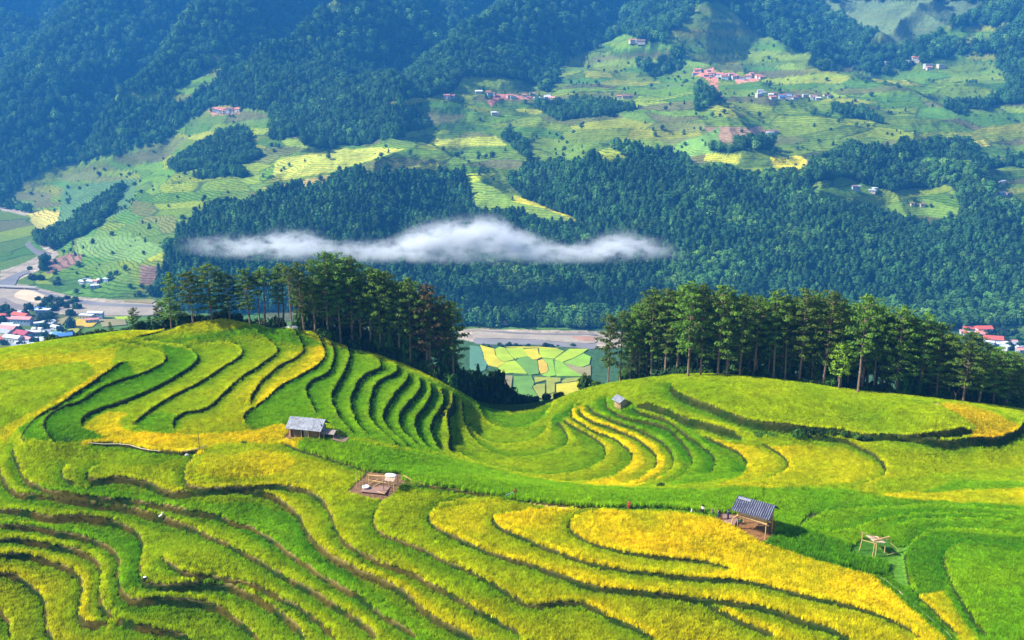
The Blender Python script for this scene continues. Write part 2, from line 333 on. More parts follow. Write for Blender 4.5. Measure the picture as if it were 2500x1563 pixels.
 ('F220 1150 450 1240 700 1310 1000 1400 1060 1420;B1380 50 1500 90 1800 120 2100 160 2300 190;C200 240 450 270 700 290 950 300 1250 300 1500 310 1700 330 1850 350 1950 370', -70.6, -73.6, .7, 'L', .8),
]
LN = []
for (sp, z0, z1, h, side, gap) in LINES:
    p = np.array(tr(sp)); seg = np.r_[0, np.cumsum(np.linalg.norm(np.diff(p, axis=0), axis=1))]
    n = max(6, int(seg[-1] / 9)); t = np.linspace(0, seg[-1], n)
    u = np.interp(t, seg, p[:, 0]); v = np.interp(t, seg, p[:, 1])
    for _ in range(2):
        u[1:-1] = (u[:-2] + 2 * u[1:-1] + u[2:]) / 4; v[1:-1] = (v[:-2] + 2 * v[1:-1] + v[2:]) / 4
    z = z0 + (z1 - z0) * t / seg[-1]
    dx, dy, dz = ray(u, v); k = z / dz
    LN.append(dict(x=k * dx, y=k * dy, z=z, h=h, s=1 if side == 'L' else -1, gap=gap))
# extra ground points: (photograph pixel, height below camera)
GP = [(0,872,-63.4),(150,850,-62.3),(300,815,-61.0),(450,787,-60.4),(540,774,-59.5),(620,768,-58.6),(700,775,-59.8),(760,800,-63),(800,830,-66.2),(842,843,-68.1),(932,868,-71),(1003,899,-74.2),(1054,923,-77.2),
 (1138,960,-80.3),(1200,990,-84.5),(1250,1008,-86),(1320,990,-84),(1400,965,-79.8),(1480,950,-76.8),(1560,935,-75.2),(1640,922,-72.9),(1720,918,-72.4),(1900,930,-72.5),(2100,963,-73.2),(2300,980,-74.4),(2500,1012,-76.2),
 (2310,1112,-77.6),(2100,1100,-77.2),(2450,1110,-78.2),(2300,1180,-77.4),(2300,1230,-76.8),(2480,1180,-77.8),(1293,1215,-72.9),(1535,1238,-73.4),(1400,1228,-73.1),(1800,1290,-74.8),(1900,1300,-75),(1880,1330,-75.4),
 (2050,1345,-76),(2138,1409,-76.6),(2323,1560,-78.6),(2450,1450,-75),(2480,1560,-75.6),(1500,1250,-72.4),(1700,1300,-73),(1000,1195,-72.2),(920,1195,-71.4),(760,1062,-69.4),(1250,1195,-73.5),(1250,1182,-74.5),
 (1000,1150,-73.2),(1450,1190,-75.6),(1650,1195,-75.6),(1850,1210,-75.2),(2050,1220,-75.6),(550,1130,-68.8),(300,1140,-69.4),(0,1000,-65.6),(100,930,-64.2),(2000,1480,-76.2),(1250,1530,-79)]
pts, vals = [], []
for l in LN:
    st = 4 if len(l['x']) > 16 else 2
    for i in range(1, len(l['x']) - 1, st): pts.append((l['x'][i], l['y'][i])); vals.append(l['z'][i])
for (u, v, z) in GP:
    dx, dy, dz = ray(u, v); k = z / dz; pts.append((k * dx, k * dy)); vals.append(z)
for x in range(-240, 241, 40):
    pts.append((x, 300)); vals.append(-116 - abs(x) * .02); pts.append((x, 430)); vals.append(-200)
    pts.append((x, 262)); vals.append(-91 - (6 if abs(x + 10) < 60 else 0) - (9 if x > 60 else 0)); pts.append((x, 60)); vals.append(-96); pts.append((x, 95)); vals.append(-90)
base = tps(pts, np.array(vals), lam=1.8e-3, sc=100.)
def geo(a, b, d0, g):
    o = [a]; d = d0
    while abs(o[-1] - a) < abs(b - a): d *= g; o.append(o[-1] + d * (1 if b > a else -1))
    return o
DX = 0.25
xs = np.array(geo(-128, -250, .3, 1.12)[::-1][:-1] + list(np.arange(-128, 128.01, DX)) + geo(128, 250, .3, 1.12)[1:])
ys = np.array(geo(112, 60, .3, 1.15)[::-1][:-1] + list(np.arange(112, 246, .23)) + geo(246, 425, .3, 1.04)[1:])
X, Y = np.meshgrid(xs, ys)
cx, cy = np.arange(-256, 257, 2.0), np.arange(54, 440, 2.0)
CX, CY = np.meshgrid(cx, cy); CB = base(CX, CY)
B0 = bilin(cx, cy, CB, X, Y)
D1 = np.full(X.shape, 99., np.float32); D2 = np.full(X.shape, 99., np.float32)
SD = np.full(X.shape, 99., np.float32); HH = np.zeros(X.shape, np.float32); GAP = np.ones(X.shape, np.float32)
wob = (fbm(X / 2.6, Y / 2.6, 2) - .5) * .9
for l in LN:
    lx, ly = l['x'], l['y']
    # smooth in plan
    P = np.stack([lx, ly], 1)
    xa, xb, ya, yb = P[:, 0].min() - 9, P[:, 0].max() + 9, P[:, 1].min() - 9, P[:, 1].max() + 9
    i0, i1 = np.searchsorted(xs, [xa, xb]); j0, j1 = np.searchsorted(ys, [ya, yb])
    if i1 <= i0 or j1 <= j0: continue
    dd = np.full((j1 - j0, i1 - i0), 99., np.float32); ss = np.zeros_like(dd); tt = np.zeros_like(dd)
    cum = np.r_[0, np.cumsum(np.linalg.norm(np.diff(P, axis=0), axis=1))]
    for k in range(len(P) - 1):
        a, b = P[k], P[k + 1]
        m0, m1 = np.searchsorted(xs, [min(a[0], b[0]) - 8, max(a[0], b[0]) + 8]); n0, n1 = np.searchsorted(ys, [min(a[1], b[1]) - 8, max(a[1], b[1]) + 8])
        if m1 <= m0 or n1 <= n0: continue
        xx, yy = X[n0:n1, m0:m1] - a[0], Y[n0:n1, m0:m1] - a[1]; e = b - a; L2 = e @ e + 1e-9
        t = np.clip((xx * e[0] + yy * e[1]) / L2, 0, 1); ex, ey = xx - t * e[0], yy - t * e[1]
        d = np.sqrt(ex * ex + ey * ey); cr = e[0] * yy - e[1] * xx
        sl = (slice(n0 - j0, n1 - j0), slice(m0 - i0, m1 - i0)); w_ = d < dd[sl]
        dd[sl] = np.where(w_, d, dd[sl]); ss[sl] = np.where(w_, np.sign(cr), ss[sl]); tt[sl] = np.where(w_, cum[k] + t * (cum[k + 1] - cum[k]), tt[sl])
    ss *= l['s']; ef = sstep(0, 3.5, tt) * sstep(0, 3.5, cum[-1] - tt)
    sl = (slice(j0, j1), slice(i0, i1)); c1 = dd < D1[sl]; c2 = (~c1) & (dd < D2[sl])
    D2[sl] = np.where(c1, D1[sl], np.where(c2, dd, D2[sl])); D1[sl] = np.where(c1, dd, D1[sl])
    SD[sl] = np.where(c1, dd * ss, SD[sl]); HH[sl] = np.where(c1, l['h'] * ef, HH[sl]); GAP[sl] = np.where(c1, l['gap'], GAP[sl])
SDw = SD + wob * .35 * (D1 < 5)
Wr = .18 + .12 * HH
half = np.clip((D1 + D2) / 2, 1.2, 7.0)
HH = HH * np.where(Y < 168, .56, np.where(X < -15, .64, np.where(HH > 1.6, .95, .70))); GAP = np.minimum(GAP, 1.35) * np.where((Y < 168) & (X < 20), .30, .28)
off = .5 * HH * np.clip(SDw / Wr, -1, 1) * np.clip(1 - np.maximum(D1 - Wr, 0) / half, 0, 1)
bund = .16 * np.exp(-((SDw - Wr - .1) / .22) ** 2) * (HH > .15)
Z = B0 + off + bund + (fbm(X / 5, Y / 5, 3) - .5) * .25 + CZ
def near_z(x, y): return bilin(xs, ys, Z, x, y)

# crop colours by plot
YG, G_, DG, YE, GO, YL, OR = (.46,.58,.007), (.28,.51,.007), (.155,.38,.008), (.74,.67,.007), (.88,.71,.007), (.58,.62,.007), (.72,.56,.012)
PAINT = [
 (YL, 'E0 320 1200 110 2343 -60;F400 -40 900 260 700 240 300 80;E2343 45 1200 175 0 420'),
 (G_, 'E1300 240 2343 40;F350 90 640 220 480 250 0 130;E1500 210'),
 (YE, 'E0 380 1100 240 1000 500 300 900 180 1000 0 1150'),
 (YG, 'E0 480 800 380 900 500 300 850 0 1000'),
 ((.20,.44,.008), 'E1190 375 1000 490 600 760 210 970 190 1010 280 1090 570 1120 1000 1090 740 980 1000 820 1600 560 1850 400 1800 290 1500 220 1570 370 1400 490 1100 600 1250 480'),
 (YG, 'E1190 375 1300 255 1480 290 1570 370 1400 490 1250 530'),
 (YG, 'E1850 340 2000 225 2230 260 2240 350 1950 540 1450 820 1230 1010 1110 940 1170 860 1000 830 1500 620'),
 (G_, 'E1500 840 1700 880 1600 1000 1640 1045 1230 1010 1340 900'),
 (YL, 'F0 480 260 300 480 285 370 390 60 620 0 700;E2320 740 2300 870 2260 960 2343 1020 1640 1045 1720 880 1950 820'),
 (YE, 'F475 260 650 240 670 360 500 490 280 610 0 800;E2330 740;F60 620 370 390'),
 (G_, 'F675 290 670 360 280 610 0 835;E2260 940 2343 1010;F200 960 330 960 610 890 480 670 700 510 765 310 720 240'),
 (G_, 'F720 240 900 270 1280 400 1640 560 1960 740 1860 800 1830 1245 1500 1210 1090 1100 870 1080 610 890 480 670 700 510 765 310'),
 (YG, 'F1660 620 1960 740 1960 780 1830 1240 1710 1235 1640 1010 1775 730'),
 (G_, 'F1450 470 2060 740 2343 860;G0 610 200 610 400 470 300 460 0 500;F2343 1000 2100 880 1960 760'),
 (YG, 'F1850 1240 1860 800 1960 780 2100 930 2343 1018;G200 640 420 560 500 500 900 820 900 900 600 1050 200 1070 0 1035;F2000 1320'),
 (DG, 'G400 560 430 500 560 450 640 400 700 390 560 500 450 590'),
 (YL, 'G530 580 900 820 915 880 750 1010 200 1070 500 1130 850 1110 1120 980 1155 920 1050 780 700 610 565 490'),
 (GO, 'G565 490 600 440 720 385 650 450 650 490 800 590 1050 680 1340 860 1385 940 1300 1040 1050 1165 450 1135 700 1140 1000 1060 1155 920 1050 780 800 670'),
 (GO, 'G650 450 700 420 740 480 950 570 1250 670 1480 820 1540 920 1450 1060 1150 1175 1050 1165 1300 1040 1385 940 1340 860 1250 780 930 630 700 530'),
 (G_, 'G735 430 800 370 980 320 950 490 1200 580 1480 660 1700 900 1700 990 1600 1090 1480 1160 1300 1150 1530 980 1530 900 1380 740 1100 620 820 510'),
 (YG, 'G1530 930 1700 930 1700 990 1480 1160 1150 1175 1450 1060'),
 (G_, 'G950 330 1150 380 1200 440 1500 560 1700 620 2220 990 2140 1070 1480 1160 1700 990 1700 900 1480 660 1200 580 950 490'),
 (YG, 'G1100 300 1490 250 1550 390 2240 680 2200 740 1800 615 1300 430 1150 390'),
 (YG, 'G1490 250 1700 190 2343 180;H500 240 1600 380 1980 600 1980 635 1200 688 500 645 0 615;G2000 520 1550 330'),
 (YE, 'G1770 690 2000 740 2343 790;H340 770 800 790 1150 1000 1050 1110 0 1175;G1900 1150 2140 1070 2220 990 2120 860'),
 (OR, 'H1640 395 1900 390 2200 450 2450 540 2450 680 2200 740 1900 700 1980 600 1800 490'),
 (YG, 'H1850 385 2200 440 2500 540 2500 640 2380 600 2100 470'),
 (YL, 'H340 740 1100 720 1400 800 2450 740 2500 1120 1900 1100 1500 1220 1000 1230 850 1150 1150 1060 1080 920 700 780'),
 (YG, 'H1100 1080 2500 980 2500 1120 1900 1100 1500 1220 1000 1230'),
 (YE, 'H1000 1235 1500 1200 2000 1170 2500 1150 2500 1330 1700 1300'),
 (G_, 'H1450 1220 1800 1100 2500 1120 2500 1170 1900 1190'),
 (G_, 'F430 1090 700 1070 870 1090 1300 1190 1700 1240 2343 1410;G200 1080 700 1150 1300 1180 2000 1190;H0 1175 800 1180 1300 1270 2500 1350;D2500 1560 2100 1560 1700 1150 1400 1150 1100 930 400 740 0 590;C1950 380 950 300 200 240 0 190;B1800 120 1380 50;F1060 1420 400 1200'),
 (DG, 'D0 590 150 520 380 500 800 640 850 740 1160 780 1160 920 1050 930 400 760'),
 (DG, 'D1320 700 1400 590 1600 490 2500 560 2500 1560 2100 1560 1900 1280 1660 740 1700 1040 1440 1100'),
 (G_, 'D1720 670 1850 610 2500 700 2500 1560 2100 1560 1700 900'),
 (YE, 'D1440 1100 1560 1060 1700 1040 1750 1150 1880 1330 2020 1560 1900 1560 1650 1320'),
 (DG, 'D1040 930 1180 920 1290 1000 1440 1140 1880 1560 1760 1560 1330 1160'),
 (GO, 'E1000 840 1175 860 1110 940 1150 1000 1300 1030 1600 1045 1850 1050 2343 1020;F200 960 330 960 320 1060 450 1100 400 1170 200 1140 0 1135;E2000 1145 1850 1240 1450 1225 1300 1190 1050 1160 750 1150 780 1110 1000 1090 850 1020 760 1000 780 960 900 890'),
 (YL, 'E1850 1240 2000 1145 2343 1135;F200 1140 700 1300 1060 1420;B850 120 1210 220 1090 450 1120 510;B1900 1170 2600 1560 2300 1560 1540 1250 850 850 520 590 460 480 250 270 0 212;A1900 213 1500 150 790 50;E810 1440 1000 1330 1500 1320'),
 (YE, 'E1900 1220 2100 1250;F0 1200 300 1230 400 1300 300 1400 0 1450;E2000 1440 1800 1400'),
 (YL, 'B1215 215 1400 90 2300 190;C200 250 0 215;B2100 215 1750 265 1605 380 1700 520 2150 720;C0 790 800 1040 740 1200 300 1205 0 1080;B1550 690 1120 510 1090 400'),
 (YE, 'C0 200 200 250 950 300 1500 315 1950 380 2343 590;D400 740 1050 930 1760 1560 0 1560;C1440 1560 720 1220 800 1050 300 880 0 790;B2150 720 1700 520 1605 380 1700 290 2100 215'),
 (GO, 'C560 440 950 300 1500 315 1950 380 2343 590;D400 740 1050 930 1500 1350 900 1240 0 1020;C2100 930 1300 760 720 620'),
 (YL, 'B2343 1080;C300 1205 720 1220 1440 1560 0 1560;B2500 1560 1900 1170'),
 (YG, 'A-200 -60 2343 490;B200 620 940 1110 1560 1560 0 1560;A-200 1600'),
 (YL, 'A-200 630 700 700 930 840 940 1200 1200 1370 1900 1560 -200 1600'),
 (G_, 'A200 60 700 200 1500 290 2100 420;B500 870 1150 1290 1560 1560 1800 1560 850 850 460 480 300 330 0 230;A1900 240 1500 180 900 90 300 60'),
 (G_, 'A0 400 900 480 1290 590 1300 970 1150 1100 1090 900 1100 760 850 560 0 440'),
]
u_, v_ = project(X, Y, Z + .4)
CR = np.empty(X.shape + (3,)); CR[:] = YG
jit = (fbm(X / 1.3, Y / 1.3, 2) - .5) * 9; jit2 = (fbm(X / 1.3 + 50, Y / 1.3, 2) - .5) * 5
for c, sp in PAINT:
    CR[inpoly(u_ + jit, v_ + jit2, tr(sp))] = c
lf = fbm(X / 11, Y / 7, 3)[..., None]; mf = fbm(X / 2.5, Y / 2.0, 2)[..., None]
CR *= 1 + (lf - .5) * np.array([.55, .2, .2]) + (mf - .5) * np.array([.3, .2, .2])
lip_light = np.exp(-((SDw - Wr - .45) / .35) ** 2) * sstep(.1, .3, HH)  # lip crop brightened as a lit edge put into the tint, also riper
CR = CR * (1 + lip_light[..., None] * np.array([.30, .16, 0]))
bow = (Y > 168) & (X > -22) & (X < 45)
foot_shade = (SDw < 0) * np.exp(-np.maximum(-SDw - GAP, 0) / np.where(bow, 3.0, 1.3)) * sstep(.1, .3, HH)  # shade at the back of each tread, painted into the crop tint
CR = CR * (1 - foot_shade[..., None] * np.array([.52, .26, 0]) * np.where(bow, 1.15, 1)[..., None])
CR = np.clip(CR, 0, 1)
# bare places (paths, threshing floors) as pixel outlines
BARE = [('B850 125 950 30 1060 -60 1380 -40 1380 60 1300 150 1210 215 1040 180', (.17,.10,.06)),
        ('C1900 380 1950 310 2150 330 2480 400 2480 560 2330 600 2200 520 2050 440', (.24,.12,.05)),
        ('D780 660 920 560 1140 530 1270 640 1160 780 850 740', (.05,.15,.015)),
        ('D1160 740 1270 640 1400 580 1310 720 1350 1010 1290 1000 1180 930', (.09,.22,.02)),
        ('D250 500 460 310 560 325 440 380 330 480', (.05,.06,.02)),
        ('C150 225 300 245 720 290 720 300 300 262', (.50,.33,.12)), ('C900 302 1200 305 1200 318 900 312', (.50,.33,.12)),
        ('H1560 372 1650 385 1640 405 1600 400', (.5,.33,.2)),
        ('F250 1110 350 960 650 1020 890 1080 830 1110 640 1070 450 1100', (.22,.13,.08))]
bare = np.zeros(X.shape, bool); BC = np.zeros(X.shape + (3,))
for sp, c in BARE:
    m = inpoly(u_, v_, tr(sp)); bare |= m; BC[m] = c
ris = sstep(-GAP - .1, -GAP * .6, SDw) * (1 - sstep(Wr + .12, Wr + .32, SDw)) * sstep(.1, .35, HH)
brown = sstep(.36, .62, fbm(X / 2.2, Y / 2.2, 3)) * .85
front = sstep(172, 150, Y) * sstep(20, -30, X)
bk = np.empty(X.shape + (3,)); bk[:] = (.015, .036, .005)  # bank soil and grass, darkened so the colour stands in for shadow lines
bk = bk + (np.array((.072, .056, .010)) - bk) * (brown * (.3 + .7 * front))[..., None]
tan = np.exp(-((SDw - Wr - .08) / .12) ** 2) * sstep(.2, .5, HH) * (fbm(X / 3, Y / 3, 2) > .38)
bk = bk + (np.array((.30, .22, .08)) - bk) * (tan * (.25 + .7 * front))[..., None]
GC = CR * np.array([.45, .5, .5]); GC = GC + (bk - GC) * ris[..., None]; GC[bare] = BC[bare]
behind = (Y > 236) | (u_ < -60) | (u_ > 2560)
backm = sstep(.9, 1.4, (Y - np.interp(X, [-130, -60, -20, 20, 60, 130], [215, 226, 232, 229, 222, 218])) / 1.0)
GC = GC + (np.array((.03, .07, .012)) - GC) * backm[..., None]
def groundmat():
    t = NT('terrace_ground'); a = t.attr('col').outputs['Color']; n = t.noise(1.6, 5); n2 = t.noise(9, 3)
    c = t.mix(t.mapr(n, .3, .7), t.mix(1., a, (.6, .62, .6), 'MULTIPLY'), t.mix(1., a, (1.4, 1.35, 1.3), 'MULTIPLY'))
    return t.bsdf(c, .95, .03, 0, t.math('ADD', n, t.math('MULTIPLY', n2, .5)), .8, .15)
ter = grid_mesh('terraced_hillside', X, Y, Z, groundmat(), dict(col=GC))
tag(ter, 'stepped hillside of earth banks and terrace ledges under the rice', kind='structure')
# ------------------------------------------------------------------ instancing of crops and far woods (uncountable stuff)
def scatter(name, P, tint, scale, protos, mat_label, flat=False, tilt=0.12, seed=1):
    me = bpy.data.meshes.new(name); n = len(P)
    me.vertices.add(n); me.vertices.foreach_set('co', P.astype(np.float32).ravel())
    c4 = np.ones((n, 4), np.float32); c4[:, :3] = tint
    me.attributes.new('tint', 'FLOAT_COLOR', 'POINT').data.foreach_set('color', c4.ravel())
    r = np.random.default_rng(seed)
    rot = np.stack([r.normal(0, tilt, n), r.normal(0, tilt, n), r.uniform(0, 6.283, n)], 1).astype(np.float32)
    me.attributes.new('rot', 'FLOAT_VECTOR', 'POINT').data.foreach_set('vector', rot.ravel())
    me.attributes.new('scl', 'FLOAT_VECTOR', 'POINT').data.foreach_set('vector', scale.astype(np.float32).ravel())
    me.attributes.new('pick', 'INT', 'POINT').data.foreach_set('value', r.integers(0, len(protos), n).astype(np.int32))
    o = bpy.data.objects.new(name, me); COL.objects.link(o)
    g = bpy.data.node_groups.new(name + '_nodes', 'GeometryNodeTree')
    g.interface.new_socket('Geometry', in_out='INPUT', socket_type='NodeSocketGeometry')
    g.interface.new_socket('Geometry', in_out='OUTPUT', socket_type='NodeSocketGeometry')
    gi, go = g.nodes.new('NodeGroupInput'), g.nodes.new('NodeGroupOutput')
    iop = g.nodes.new('GeometryNodeInstanceOnPoints'); g.links.new(gi.outputs[0], iop.inputs['Points'])
    ci = g.nodes.new('GeometryNodeCollectionInfo'); ci.inputs['Collection'].default_value = protos_coll(name, protos)
    ci.inputs['Separate Children'].default_value = True; ci.inputs['Reset Children'].default_value = True
    g.links.new(ci.outputs[0], iop.inputs['Instance']); iop.inputs['Pick Instance'].default_value = True
    for an, ty, sock in (('rot', 'FLOAT_VECTOR', 'Rotation'), ('scl', 'FLOAT_VECTOR', 'Scale'), ('pick', 'INT', 'Instance Index')):
        a = g.nodes.new('GeometryNodeInputNamedAttribute'); a.data_type = ty; a.inputs['Name'].default_value = an
        src = [q for q in a.outputs if q.name == 'Attribute' and q.enabled][0]
        if sock == 'Rotation':
            e = g.nodes.new('FunctionNodeEulerToRotation'); g.links.new(src, e.inputs[0]); src = e.outputs[0]
        g.links.new(src, iop.inputs[sock])
    g.links.new(iop.outputs[0], go.inputs[0])
    md = o.modifiers.new('scatter', 'NODES'); md.node_group = g
    tag(o, mat_label, kind='stuff')
    return o
def protos_coll(name, protos):
    c = bpy.data.collections.new(name + '_kinds')
    for p in protos: c.objects.link(p)
    return c
def blade_tuft(i, n, rad, hh, wd, lean, mat):
    r = random.Random(i); mb = MB()
    for k in range(n):
        a = r.uniform(0, 6.283); q = rad * math.sqrt(r.random()); x, y = q * math.cos(a), q * math.sin(a)
        b = r.uniform(0, 6.283); h = hh * r.uniform(.7, 1.1); l = lean * r.uniform(.3, 1.3); f = r.uniform(0, 6.283)
        wx, wy = wd * math.cos(f), wd * math.sin(f); lx, ly = l * math.cos(b), l * math.sin(b)
        mb.add([(x - wx, y - wy, 0), (x + wx, y + wy, 0), (x + lx * .4 + wx, y + ly * .4 + wy, h * .75), (x + lx * .4 - wx, y + ly * .4 - wy, h * .75), (x + lx, y + ly, h * r.uniform(.85, 1.05))],
               [(0, 1, 2, 3), (3, 2, 4)])
    return bpy.data.objects.new('rice_tuft', mb.mesh('rice_tuft', mat))
tufts = [blade_tuft(i, 22, .34, .56, .03, .26, M['rice']) for i in range(5)]
short = [blade_tuft(20 + i, 14, .28, .26, .035, .18, M['rice']) for i in range(4)]
sp = .34
gx, gy = np.meshgrid(np.arange(-165, 165, sp), np.arange(104, 244, sp))
gx = gx + RNG.uniform(-.5, .5, gx.shape) * sp; gy = gy + RNG.uniform(-.5, .5, gy.shape) * sp; gx = gx.ravel(); gy = gy.ravel()
gu, gv = project(gx, gy, near_z(gx, gy)); k = (gu > -160) & (gu < 2660) & (gv < 1650); gx, gy, gu, gv = gx[k], gy[k], gu[k], gv[k]
ii = np.clip(np.searchsorted(xs, gx), 0, len(xs) - 1); jj = np.clip(np.searchsorted(ys, gy), 0, len(ys) - 1)
s_, h_, gp_, w_ = SDw[jj, ii], HH[jj, ii], GAP[jj, ii], Wr[jj, ii]
inr = (h_ > .18) & (s_ > -gp_ + .02) & (s_ < w_ + .18)
bb = bare[jj, ii]; bm = backm[jj, ii]
crop = ~inr & ~bb & (bm < .5)
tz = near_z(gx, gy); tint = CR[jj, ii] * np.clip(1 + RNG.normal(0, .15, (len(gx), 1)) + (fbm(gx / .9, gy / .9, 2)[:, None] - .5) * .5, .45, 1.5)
P_ = np.stack([gx, gy, tz - .03], 1)
zone = np.where(gu < 640, 0, 1)
big = RNG.uniform(.72, 1.18, len(gx)) * (.92 + .3 * (fbm(gx / 3, gy / 3, 2) - .5))
def sel(m, name, lab, sd):
    if m.sum(): scatter(name, P_[m], tint[m], np.stack([np.ones(m.sum()), np.ones(m.sum()), big[m]], 1), tufts, lab, seed=sd)
hill = (gy > np.interp(gx, [-130, -75, -50, -20, 0], [163, 163, 164, 173, 182])) & (gx < -11 + (gy - 180) * .12)
bowl = (~hill) & (gy > np.interp(gx, [-40, 0, 30, 60, 130], [170, 172, 168, 165, 168]))
knoll = (~hill) & (~bowl) & (gx > np.interp(gy, [104, 135, 154, 170], [44, 44, 50, 60]))
golden = (~hill) & (~bowl) & (~knoll) & (gx > np.interp(gy, [104, 125, 152], [12, 12, -18]))
fore = (~hill) & (~bowl) & (~knoll) & (~golden)
strip_ = inpoly(gu, gv, tr('F230 1150 430 1090 900 1150 1500 1300;G0 1160 700 1240 1500 1290;D0 60 0 200;C1950 370 1700 330 1250 300 700 290 200 240 0 190;B1800 120 1380 50;F1060 1420 400 1210')) | inpoly(gu, gv, tr('D0 590 150 520 380 500 800 640 850 740 1160 780 1160 920 1050 930 400 760'))
big = np.where(strip_, big * 1.75, big); big = np.where((gy < 150) & (gx < 60), big * 1.3, big)
hole = (RNG.random(len(gx)) < .05) & (gy < 160); crop &= ~hole
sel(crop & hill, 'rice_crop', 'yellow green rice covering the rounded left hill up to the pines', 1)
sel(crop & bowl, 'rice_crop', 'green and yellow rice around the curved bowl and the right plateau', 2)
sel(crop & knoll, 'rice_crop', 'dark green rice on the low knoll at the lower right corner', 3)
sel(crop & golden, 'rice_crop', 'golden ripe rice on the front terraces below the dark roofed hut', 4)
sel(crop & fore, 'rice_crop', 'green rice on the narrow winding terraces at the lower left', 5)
gm = inr & ~bb & (bm < .5) & (RNG.random(len(gx)) < np.where((gy < 172) & (gx < 10), .35, .6)) & ~((s_ > w_ - .2) & (s_ < w_ + .3)) & (h_ > .5)
gc = np.array([.03, .07, .008]) * RNG.uniform(.6, 1.5, (gm.sum(), 1)) * (1 + RNG.random((gm.sum(), 1)) * np.array([[1.2, .2, .3]]) * (RNG.random((gm.sum(), 1)) < .35))
scatter('bank_grass', P_[gm], gc, np.ones((gm.sum(), 3)) * RNG.uniform(.5, 1.05, (gm.sum(), 1)), short, 'rough dark grass growing on the terrace banks', tilt=.3, seed=9)

# ------------------------------------------------------------------ far side of the valley
DS = 2500 / 2418.0
def dpoly(sp):
    v = [float(q) for q in sp.replace(',', ' ').split()]; return [(v[i] * DS, v[i + 1] * DS) for i in range(0, len(v), 2)]
FG = [  # photograph u, v, distance along the view on the ground
 (-400,560,1750),(-300,620,1500),(-200,700,1320),(30,520,1925),(120,560,1738),(130,620,1515),(200,690,1325),(400,730,1223),(700,765,1150),(1000,795,1090),(1300,800,1080),(1700,805,1080),(2100,812,1075),(2500,815,1070),(2900,820,1065),
 (450,620,1290),(350,660,1270),(300,600,1400),(220,560,1560),(250,500,1720),(300,440,1850),(420,520,1500),(560,640,1225),(700,610,1240),(900,620,1225),(560,520,1390),(700,470,1450),(820,440,1490),(1000,430,1490),
 (600,400,1640),(500,430,1620),(760,380,1640),(900,350,1700),(1100,340,1720),(900,270,1800),(1000,240,1860),(760,290,1820),(640,300,1900),(540,290,2000),(460,340,1930),(350,410,1950),(200,450,2000),(80,470,2050),
 (1180,560,1330),(1180,470,1450),(1120,420,1520),(1300,520,1350),(1420,560,1290),(1250,380,1640),(1350,400,1500),(1500,640,1210),(1500,520,1320),(1500,420,1420),(1450,380,1480),
 (1700,600,1235),(1700,500,1330),(1750,410,1450),(1950,600,1220),(1950,500,1330),(2000,450,1400),(2050,420,1480),(2200,560,1290),(2200,480,1390),(2350,500,1380),(2500,560,1300),(2500,680,1170),(2200,700,1150),(2100,370,1530),(2300,370,1600),(2500,400,1560),
 (1300,330,1720),(1450,320,1640),(1600,360,1560),(1600,300,1680),(1600,250,1850),(1800,350,1600),(1800,280,1760),(1750,200,2080),(1700,150,2250),(1720,100,2380),(1800,60,2480),(1950,330,1640),(2000,250,1880),(2100,200,2060),(1500,200,2100),(1450,140,2250),(1550,120,2330),
 (1300,220,1950),(1200,210,2000),(1100,200,2030),(1000,200,2080),(1350,160,2250),(1250,100,2450),(1000,120,2380),(850,180,2200),(700,230,2120),(900,60,2600),(1100,0,2800),(1400,50,2600),(1500,0,2780),
 (2250,300,1760),(2450,330,1700),(2250,220,2000),(2450,200,2050),(2150,150,2280),(2300,130,2250),(2450,100,2400),(2000,130,2400),(1950,50,2700),(2100,60,2700),(2300,30,2700),(2500,0,2800),(1850,0,2820),(1680,20,2600),
 (550,180,2350),(450,230,2300),(540,110,2560),(300,260,2330),(150,300,2280),(60,380,2150),(380,330,2130),(250,340,2150),(100,200,2560),(300,120,2750),(50,60,3000),(300,0,3150),(600,0,2950),(850,0,2820),(700,80,2650),
 (-300,400,2200),(-300,200,2600),(-300,0,3150),(2900,600,1280),(2900,400,1600),(2900,200,2050),(2900,0,2750),
 (-400,-160,3700),(0,-160,3750),(500,-160,3600),(1000,-160,3450),(1500,-160,3350),(2000,-160,3400),(2500,-160,3400),(3000,-160,3350)]
fp, fz = [], []
for (u, v, yy) in FG:
    dx, dy, dz = ray(u, v); k = yy / dy; fp.append((k * dx, yy)); fz.append(k * dz)
for xx in range(-1200, 1201, 300):
    for (yy, zz) in ((60, -170), (350, -215), (620, -285)): fp.append((xx, yy)); fz.append(zz)
for xx in range(-900, 1000, 150): fp.append((xx * .8, 820)); fz.append(-301); fp.append((xx, 960)); fz.append(-301)
for (u, v) in ((60, 800), (250, 780), (100, 740), (20, 690), (60, 650), (-200, 800), (-300, 740), (60, 590), (0,520)):
    dx, dy, dz = ray(u, v); k = -301 / dz; fp.append((k * dx, k * dy)); fz.append(-301)
farbase = tps(fp, np.array(fz), lam=6e-4, sc=1000.)
fy = np.array(list(np.arange(40, 700, 22)) + list(np.arange(700, 1010, 4.0)) + list(np.arange(1010, 1600, 2.6)) + geo(1600, 4700, 3.2, 1.011))
ft = np.linspace(-1, 1, 1150)
FX = ft[None] * (fy[:, None] * .66 + 160); FY = np.repeat(fy[:, None], len(ft), 1)
gcx, gcy = np.arange(-3400, 3401, 34.0), np.arange(0, 4800, 24.0)
GX, GY = np.meshgrid(gcx, gcy); CBF = farbase(GX, GY)
def ridges(x, y, sc, seed=0):
    a = R(24); p = (x * math.cos(a) + y * math.sin(a)); q = (-x * math.sin(a) + y * math.cos(a))
    wv = (fbm(x / (sc * .9) + seed, y / (sc * .9), 2) - .5) * 1.3
    n = vnoise(p / sc + wv + seed * 3.1, q / (sc * 2.6) + wv * .4 + 5)
    return 1 - np.abs(n * 2 - 1)
